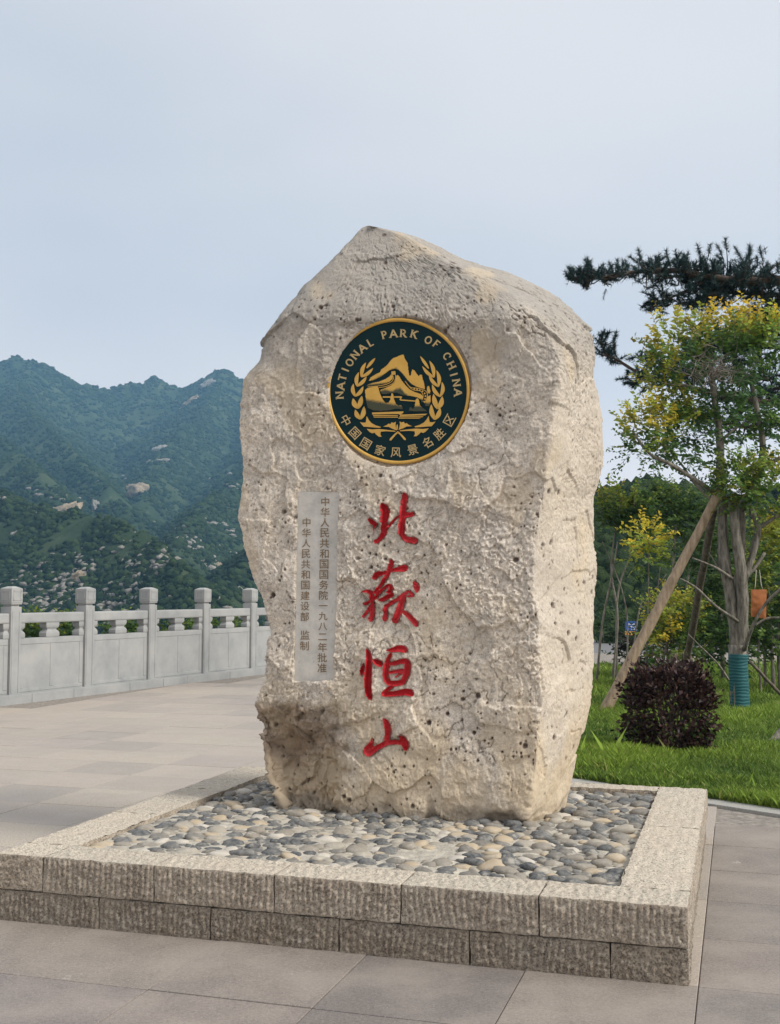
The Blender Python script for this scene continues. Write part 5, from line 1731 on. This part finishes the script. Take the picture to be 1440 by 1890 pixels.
    A2, V2 = np.meshgrid(a, v, indexing='ij')
    k = hy / F_PX
    def sheet(sign):
        X = D(1401, 1100, hy)[0] + A2 * 14.5 * k * (1 - 0.04 * V2) - 2 * k * V2
        Zt, Zb = D(1401, 1088, hy)[2], D(1401, 1140, hy)[2]
        Z = Zt + (Zb - Zt) * V2 - 0.012 * A2 * V2
        Yy = hy + sign * (0.018 * (1 - A2 ** 2) * np.sin(math.pi * np.clip(V2 * 0.95 + 0.05, 0, 1)) + 0.001) + 0.006 * pn(np.stack([X * 22, Z * 22, 0 * X], -1))
        return np.stack([X, Yy, Z], -1).reshape(-1, 3)
    ii = (np.arange(14)[:, None] * 22 + np.arange(21)[None]).ravel()
    q = np.stack([ii, ii + 22, ii + 23, ii + 1], -1)
    g4 = Geo(); g4.add(sheet(-1), q); g4.add(sheet(1), q[:, ::-1])
    obj('bag', g4.mesh('bag'), M['orange'], b)
    for (x0, x1) in ((1393, 1396), (1408, 1402)):
        g5 = Geo()
        g5.tube(np.array([D(x0, 1090, hy), D((x0 + x1) / 2, 1078, hy), D(x1, 1052, Y - .15)]), 0.004, 5)
        obj('string', g5.mesh('string'), M['cord'], b)
build_garden_tree()

def bush(name, label, cat, px, py_base, Y, parts, lsize, stems, grp=None, mat='leaf'):
    base = D(px, py_base, Y); base[2] = 0.0
    e = empty(name, base, label, cat, grp)
    g = Geo(); t = Geo()
    for a in parts:
        cx, cy, rx, ry, n, pal, tp, top, up = a
        clump(g, t, cx, cy, rx, ry, Y, n, lsize, pal, tp, top, seed=cx * 0.1, up=up, shoot=0.018 * Y)
    obj('leaves', g.mesh('leaves', False), M[mat], e)
    s = Geo()
    for pts, r0, r1 in stems:
        P = np.array([D(a, b, Y + c) for a, b, c in pts]); P[0, 2] = -0.02
        s.tube(spline(P, 14), np.linspace(r0, r1, 14), 6, wob=0.2)
    obj('stems', s.mesh('stems'), M['bark'], e)
    tag(obj('twigs', t.mesh('twigs'), M['bark'], e), kind='stuff')
dk, gr, md, li, ye = DARK, GREEN, MIDG, LIME, YEL
GRP = 'young trees and shrubs at the back of the lawn'
bush('yellow_sapling', 'slender sapling with a bright yellow leaf head behind the leaning pole', 'tree', 1192, 1245, 16.0,
     [(1196, 995, 32, 28, 60, [ye, li, li], [ye * 1.1], 0.2, .5), (1200, 1035, 30, 22, 40, [md, li], None, 0, .3)], 0.065,
     [([(1190, 1245, 0), (1196, 1140, 0), (1198, 1000, 0)], 0.016, 0.006), ([(1196, 1140, 0), (1215, 1080, .1), (1222, 1030, .1)], 0.010, 0.004)], GRP)
bush('small_tree', 'thin-stemmed tree with lime-tipped crown just right of the boulder', 'tree', 1135, 1240, 17.0,
     [(1150, 950, 46, 28, 120, [gr, md, dk * 1.5], [li, li * .8, md], 0.1, .8), (1125, 930, 22, 36, 30, [md, li * .8], [li, ye * .7], -.2, 1.2), (1180, 965, 40, 30, 70, [gr, dk * 1.4], None, 0, .3)], 0.075,
     [([(1129, 1240, 0), (1140, 1140, 0), (1128, 1050, .1), (1140, 950, 0)], 0.022, 0.010), ([(1138, 1235, .4), (1140, 1100, .4), (1165, 1020, .4), (1175, 950, .3)], 0.018, 0.008),
      ([(1155, 1240, .2), (1158, 1150, .2), (1145, 1080, .1), (1112, 1000, .1)], 0.016, 0.006), ([(1099, 1235, -.6), (1112, 1150, -.6), (1130, 1060, -.6), (1140, 1000, -.5)], 0.02, 0.008),
      ([(1160, 1240, .3), (1180, 1125, .3), (1200, 1100, .3), (1230, 1060, .2)], 0.013, 0.005), ([(1172, 1130, .3), (1192, 1110, .3), (1212, 1130, .3)], 0.010, 0.004)], GRP)
bush('round_tree', 'dark green round-headed tree behind the yellow sapling', 'tree', 1245, 1240, 20.0,
     [(1245, 948, 62, 36, 240, [gr, gr, dk * 1.6, md * .8], [md, li * .6], 0.4, .4), (1215, 925, 34, 24, 70, [gr, dk * 1.5], [md], .3, .6), (1290, 985, 46, 50, 130, [gr, dk * 1.4, md * .8], None, 0, .2)], 0.08,
     [([(1243, 1240, 0), (1240, 1120, 0), (1248, 960, 0)], 0.045, 0.02), ([(1252, 1240, .2), (1262, 1120, .2), (1285, 985, .1)], 0.035, 0.012)], GRP)
bush('lime_shrub', 'bright lime green shrub between the leaning pole and the wrapped trunk', 'shrub', 1250, 1240, 15.5,
     [(1248, 1135, 48, 44, 170, [md, li * .7, li], [li, ye * .6], 0.1, .5), (1222, 1160, 28, 26, 50, [ye * .8, li], None, 0, .3), (1285, 1170, 36, 46, 90, [gr, md], None, 0, .3), (1240, 1205, 40, 30, 70, [gr, md, li * .5], None, 0, .3)], 0.06,
     [([(1240, 1245, 0), (1230, 1170, 0), (1245, 1110, 0)], 0.018, 0.006), ([(1255, 1245, .1), (1262, 1180, .1), (1270, 1120, .1)], 0.016, 0.006), ([(1218, 1245, -.1), (1230, 1190, -.1), (1258, 1160, -.1)], 0.016, 0.006)], GRP)
bush('dense_shrub', 'dense dark green shrub filling the space behind the wrapped trunk', 'shrub', 1345, 1235, 17.5,
     [(1335, 1130, 60, 60, 260, [dk * 1.3, gr, gr, md * .7], [md], .5, .3), (1330, 1030, 50, 60, 200, [dk * 1.4, gr, md * .7], None, 0, .3), (1340, 1195, 62, 36, 150, [dk * 1.3, gr], None, 0, .2)], 0.075,
     [([(1335, 1238, 0), (1330, 1130, 0), (1325, 1010, 0)], 0.04, 0.012), ([(1350, 1238, .2), (1362, 1140, .2), (1350, 1040, .2)], 0.03, 0.01)], GRP)
bush('tall_shrub', 'tall leafy shrub with several pale stems right of the orange bag', 'shrub', 1425, 1245, 15.5,
     [(1425, 1070, 56, 66, 230, [md, gr, li * .6], [li, md], .3, .4), (1430, 1160, 50, 46, 120, [gr, md, dk * 1.6], None, 0, .3), (1390, 1180, 34, 36, 70, [gr, md], None, 0, .3), (1455, 1000, 40, 50, 100, [li * .8, md, ye * .7], [li, ye], 0, .5)], 0.065,
     [([(1428, 1250, 0), (1424, 1180, 0), (1418, 1080, 0)], 0.03, 0.012), ([(1440, 1252, .1), (1436, 1170, .1), (1442, 1060, .1)], 0.028, 0.01), ([(1412, 1248, .2), (1410, 1180, .2), (1400, 1120, .2)], 0.022, 0.01), ([(1405, 1246, -.1), (1400, 1190, -.1), (1412, 1130, -.1)], 0.016, 0.008)], GRP)
bush('back_shrub', 'shadowy shrub at the far edge of the lawn by the road', 'shrub', 1180, 1232, 20.5,
     [(1190, 1195, 40, 36, 110, [dk, dk * 1.3, np.array([.035, .02, .025])], None, 0, .3), (1160, 1215, 22, 20, 40, [dk, np.array([.03, .02, .024])], None, 0, .3)], 0.07,
     [([(1180, 1236, 0), (1180, 1200, 0), (1190, 1170, 0)], 0.02, 0.006)], GRP)

bush('roadside_hedge', 'dark green hedge along the far side of the road', 'hedge', 1250, 1185, 33.0,
     [(1110, 1166, 36, 22, 60, [dk, dk, gr * .7], None, 0, .3), (1165, 1160, 40, 26, 70, [dk, gr * .7], None, 0, .3), (1225, 1162, 40, 24, 70, [dk, gr * .6], None, 0, .3), (1290, 1162, 40, 24, 70, [dk, gr * .7], None, 0, .3), (1360, 1160, 40, 26, 70, [dk, gr * .7], None, 0, .3), (1430, 1160, 40, 26, 70, [dk, gr * .6], None, 0, .3)], 0.13,
     [([(x, 1188, 0), (x + 3, 1170, 0), (x - 4, 1155, 0)], 0.04, 0.012) for x in (1110, 1165, 1225, 1290, 1360, 1430)])
def build_purple_bush():
    Y = 9.75
    base = G(1238, 1404, 0.02)
    e = empty('purple_bush', base, 'rounded dark purple-leaved bush standing on the lawn', 'shrub')
    c = D(1236, 1315, Y); k = Y / F_PX
    R = np.array([76 * k, 0.34, 90 * k])
    n = 8200
    u = rng.normal(size=(n, 3)); u /= np.linalg.norm(u, axis=1)[:, None]
    u = np.sign(u) * np.abs(u) ** 0.72; 
    rad = rng.uniform(0.3, 1.0, n) ** 0.35
    P = c + u * R * rad[:, None] * (1 + 0.30 * fbm(u * 2.6 + 3, 3)[:, None] + 0.16 * (rng.random((n, 1)) < 0.06))
    P = P[P[:, 2] > 0.05]
    n = len(P)
    dn = (P - c) / R + rng.normal(size=(n, 3)) * 0.7 + np.array([0, 0, 0.25])
    pal = np.array([[0.034, 0.016, 0.017], [0.055, 0.027, 0.024], [0.075, 0.042, 0.034], [0.022, 0.011, 0.013], [0.10, 0.065, 0.05]])
    C = pal[rng.integers(0, 5, n)] * rng.uniform(0.7, 1.3, (n, 1))
    gm = (rng.random(n) < 0.16) & (P[:, 2] < 0.42)
    C[gm] = np.array([0.07, 0.11, 0.025])
    g = Geo()
    leaves(g, P, dn, rng.uniform(0.032, 0.056, n), C, asp=0.66)
    obj('leaves', g.mesh('leaves', False), M['dark_leaf'], e)
    s = Geo()
    for k2 in range(26):
        a = rng.uniform(0, 6.283)
        b0 = base + np.array([0.06 * math.cos(a), 0.06 * math.sin(a), -0.03])
        uu = np.array([math.cos(a) * rng.uniform(0.2, 0.8), math.sin(a) * rng.uniform(0.2, 0.8), rng.uniform(0.2, 0.95)])
        s.tube(spline([b0, (b0 + c) / 2 + uu * R * 0.3, c + uu * R * 0.95], 10), np.linspace(0.011, 0.003, 10), 5)
    obj('stems', s.mesh('stems'), M['pine_bark'], e)
build_purple_bush()

# ================================================================== pine
def build_pine():
    Y = 15.0
    tx = D(1560, 1000, Y)[0]
    e = empty('pine_tree', (tx, Y + 0.4, 0.0), 'dark blue-green pine reaching long horizontal boughs over the garden', 'tree')
    g = Geo(); nd = Geo()
    top = D(1530, 520, Y)
    g.tube(spline([(tx, Y + .4, -0.1), (tx - .1, Y + .3, 2.2), (tx - .35, Y + .1, 4.2), tuple(top)], 24), np.linspace(0.2, 0.07, 24), 12, wob=0.3)
    def tuft(p, dr, s=1.0, m=95):
        dr = dr / np.linalg.norm(dr)
        d = dr[None] * rng.uniform(0.15, 1.0, (m, 1)) + rng.normal(size=(m, 3)) * 0.55
        d /= np.linalg.norm(d, axis=1)[:, None]
        L = s * rng.uniform(0.045, 0.09, m)
        st = p + dr[None] * rng.uniform(-0.10, 0.05, (m, 1)) * s
        sd = np.cross(d, rng.normal(size=(m, 3))); sd /= np.linalg.norm(sd, axis=1)[:, None]
        w = 0.0042
        V = np.stack([st - sd * w, st + sd * w, st + d * L[:, None]], 1)
        T = np.array([[0, 1, 2]])[None] + (np.arange(m) * 3)[:, None, None]
        C = np.array([0.024, 0.054, 0.060]) * rng.uniform(0.6, 1.5, (m, 1)) + np.array([0.012, 0.014, 0.0]) * rng.random((m, 1))
        nd.add(V.reshape(-1, 3), None, T.reshape(-1, 3), np.repeat(C, 3, axis=0))
    def bough(pts, r0, r1, ntw, spread_px, ups=0.6, dep=0.5, fr0=0.0, tl=(0.12, 0.34)):
        P = spline(np.array([D(a, b, Y + c) for a, b, c in pts]), 40)
        g.tube(P, np.linspace(r0, r1, 40), 7, wob=0.35)
        k = Y / F_PX
        for i in range(int(ntw * 1.0)):
            f = fr0 + (1 - fr0) * rng.random() ** 0.9
            p = P[int(f * 39)]
            off = np.array([rng.normal() * 0.10, rng.normal() * dep * 0.5 * (1 - 0.5 * f), rng.normal() * spread_px * k * (1 - 0.55 * f)])
            q = p + off
            mid_ = (p + q) / 2 + np.array([0, 0, -0.03])
            dr = np.array([rng.normal() * 0.5, rng.normal() * 0.5, ups + 0.35 * rng.normal()])
            L = rng.uniform(*tl)
            if np.linalg.norm(off) > 0.05: g.tube(np.array([p, mid_, q]), np.array([0.012, 0.009, 0.006]), 4, cap=False)
            end = q + dr / np.linalg.norm(dr) * L * 0.5
            g.tube(np.array([q, end]), np.array([0.007, 0.004]), 4, cap=False)
            tuft(end, dr)
            tuft(q * 0.5 + end * 0.5, dr + rng.normal(size=3) * 0.4, 0.95, 34)
            if rng.random() < 0.6: tuft(q + rng.normal(size=3) * 0.05, rng.normal(size=3) * 0.6 + np.array([-.2, 0, 0.1]), 0.9, 30)
        tuft(P[-1], P[-1] - P[-3], 1.1)
    bough([(1530, 520, .1), (1430, 520, 0), (1340, 515, -.1), (1250, 500, -.1), (1170, 502, -.1), (1110, 512, -.1), (1056, 514, -.1)], 0.06, 0.012, 150, 15, 0.75, 0.5)
    bough([(1500, 515, .3), (1420, 512, .2), (1340, 512, .2), (1260, 512, .1), (1190, 500, .1)], 0.04, 0.012, 110, 20, 0.8, 0.7)
    bough([(1520, 550, .4), (1440, 545, .3), (1360, 540, .3), (1300, 535, .2)], 0.05, 0.015, 90, 22, 0.5, 0.7)
    bough([(1300, 520, 0), (1260, 540, 0), (1225, 555, 0), (1200, 568, 0)], 0.02, 0.008, 34, 12, 0.2, 0.3)
    bough([(1330, 535, 0), (1290, 555, 0), (1268, 568, 0)], 0.02, 0.008, 26, 12, 0.1, 0.3)
    bough([(1520, 600, .8), (1440, 590, .8), (1370, 590, .8)], 0.04, 0.012, 80, 24, 0.4, 0.6)
    # lower boughs
    bough([(1500, 760, .8), (1400, 740, .8), (1290, 720, .9), (1210, 700, .9), (1170, 683, .9), (1135, 662, .9), (1105, 653, .9)], 0.05, 0.010, 12, 7, 0.5, 0.3, 0.5)
    bough([(1180, 690, .9), (1195, 670, .9), (1205, 655, .9)], 0.014, 0.006, 7, 9, 0.6, 0.2)
    bough([(1120, 655, .9), (1112, 640, .9), (1104, 630, .9)], 0.010, 0.005, 12, 10, 0.6, 0.2)
    bough([(1195, 690, .9), (1180, 700, .9), (1172, 710, .9)], 0.012, 0.005, 9, 8, -0.2, 0.2)
    bough([(1520, 740, .8), (1440, 745, .9), (1380, 742, .9), (1330, 735, 1.0)], 0.045, 0.02, 30, 14, 0.4, 0.4)
    bough([(1520, 690, 1.), (1440, 715, 1.), (1400, 728, 1.)], 0.04, 0.02, 20, 14, 0.4, 0.4)
    bough([(1480, 640, 1.2), (1400, 640, 1.2), (1330, 640, 1.3), (1260, 650, 1.2)], 0.04, 0.012, 110, 34, 0.5, 0.6)
    bough([(1420, 700, 1.3), (1340, 690, 1.4), (1270, 690, 1.3), (1220, 680, 1.2)], 0.04, 0.012, 90, 30, 0.5, 0.6)
    bough([(1400, 790, 1.2), (1330, 780, 1.2), (1280, 770, 1.2)], 0.03, 0.012, 40, 18, 0.4, 0.5)
    obj('trunk', g.mesh('trunk'), M['pine_bark'], e)
    obj('needles', nd.mesh('needles', False), M['needle'], e)
build_pine()

# ================================================================== roadside board
def build_board():
    Y = 32.0
    k = Y / F_PX
    c = D(1166, 1158, Y)
    e = empty('roadside_board', (c[0], Y, 0.0), 'small blue notice board with an orange foot strip beyond the lawn', 'sign')
    w, zt, zm, zb = 11.5 * k, D(1166, 1147, Y)[2], D(1166, 1165, Y)[2], D(1166, 1172, Y)[2]
    def box(name, x0, x1, y0, y1, z0, z1, mat, par=e):
        bm = bmesh.new(); bm_box(bm, x0, x1, y0, y1, z0, z1, 0.006)
        return obj(name, bm_mesh(name, bm), mat, par)
    p = box('panel', c[0] - w, c[0] + w, Y, Y + 0.05, zm, zt, M['sign_blue'])
    for (a, b, f) in ((-0.5, 0.75, 0.72), (-0.6, 0.6, 0.46), (-0.1, 0.8, 0.2)):
        x = a
        while x < b:                                            # unreadable rows of white lettering
            box('letter', c[0] + x * w, c[0] + (x + 0.16) * w, Y - 0.008, Y + 0.002, zm + (zt - zm) * f - 0.022, zm + (zt - zm) * f + 0.022, M['sign_white'], p)
            x += 0.26
    box('foot_strip', c[0] - w * 1.05, c[0] + w * 0.5, Y - 0.004, Y + 0.046, zb, zm - 0.004, M['sign_yellow'])
    for sx in (-0.8, 0.8): box('leg', c[0] + sx * w - 0.02, c[0] + sx * w + 0.02, Y + 0.052, Y + 0.09, -0.03, zt - 0.05, M['metal'])
build_board()

# bushes just outside the balustrade, seen through its openings
def rail_bushes():
    r3 = random.Random(9)
    pal = [np.array([DARK * 1.4, GREEN, MIDG * .8]), np.array([GREEN, MIDG, LIME * .6])]
    for k, (px, lab) in enumerate(((60, 'green'), (120, 'green'), (222, 'green'), (305, 'green'), (345, 'lime'), (405, 'dark'), (440, 'green'))):
        d = ray(px, 1100)[:2]
        Mx = np.array([[d[0], -RDIR[0]], [d[1], -RDIR[1]]])
        f = np.linalg.solve(Mx, RAIL0)[0] * d[1]
        Y = f + 1.6
        c = D(px, 1172, Y)
        gz = float(terrain(np.array([c[0]]), np.array([Y]))[0])
        e = empty('bank_bush', (c[0], Y, gz), 'bush on the bank seen through the balustrade openings', 'shrub', 'bushes below the balustrade')
        g = Geo(); t = Geo()
        clump(g, t, px, 1176, 34, 26, Y, 90, 0.075, pal[1 if lab == 'lime' else 0], [MIDG, LIME * .6], .4, seed=k * 3.0, shoot=0.26)
        obj('leaves', g.mesh('leaves', False), M['leaf'], e)
        s = Geo()
        for q in range(4):
            s.tube(spline([(c[0] + .05 * q, Y, gz - .05), (c[0] + r3.uniform(-.15, .15), Y, (gz + c[2]) / 2), (c[0] + r3.uniform(-.2, .2), Y + r3.uniform(-.1, .1), c[2] + .1)], 8), np.linspace(0.02, 0.006, 8), 5)
        obj('stems', s.mesh('stems'), M['bark'], e)
rail_bushes()

# ================================================================== haze
def build_haze():
    N = NT('haze_air')
    N.t.nodes.remove(N.b)
    v = N.n('ShaderNodeVolumePrincipled')
    v.inputs['Color'].default_value = (0.34, 0.66, 1.0, 1)
    v.inputs['Density'].default_value = 0.00030
    v.inputs['Anisotropy'].default_value = 0.25
    N.t.links.new(v.outputs[0], N.o.inputs['Volume'])
    bm = bmesh.new()
    bm_box(bm, -1150, 1150, -120, 1930, ZMIN - 1.5, 345)
    tag(obj('haze', bm_mesh('haze', bm), N.m), 'thin blue haze filling the valley air', 'haze', kind='stuff')
build_haze()
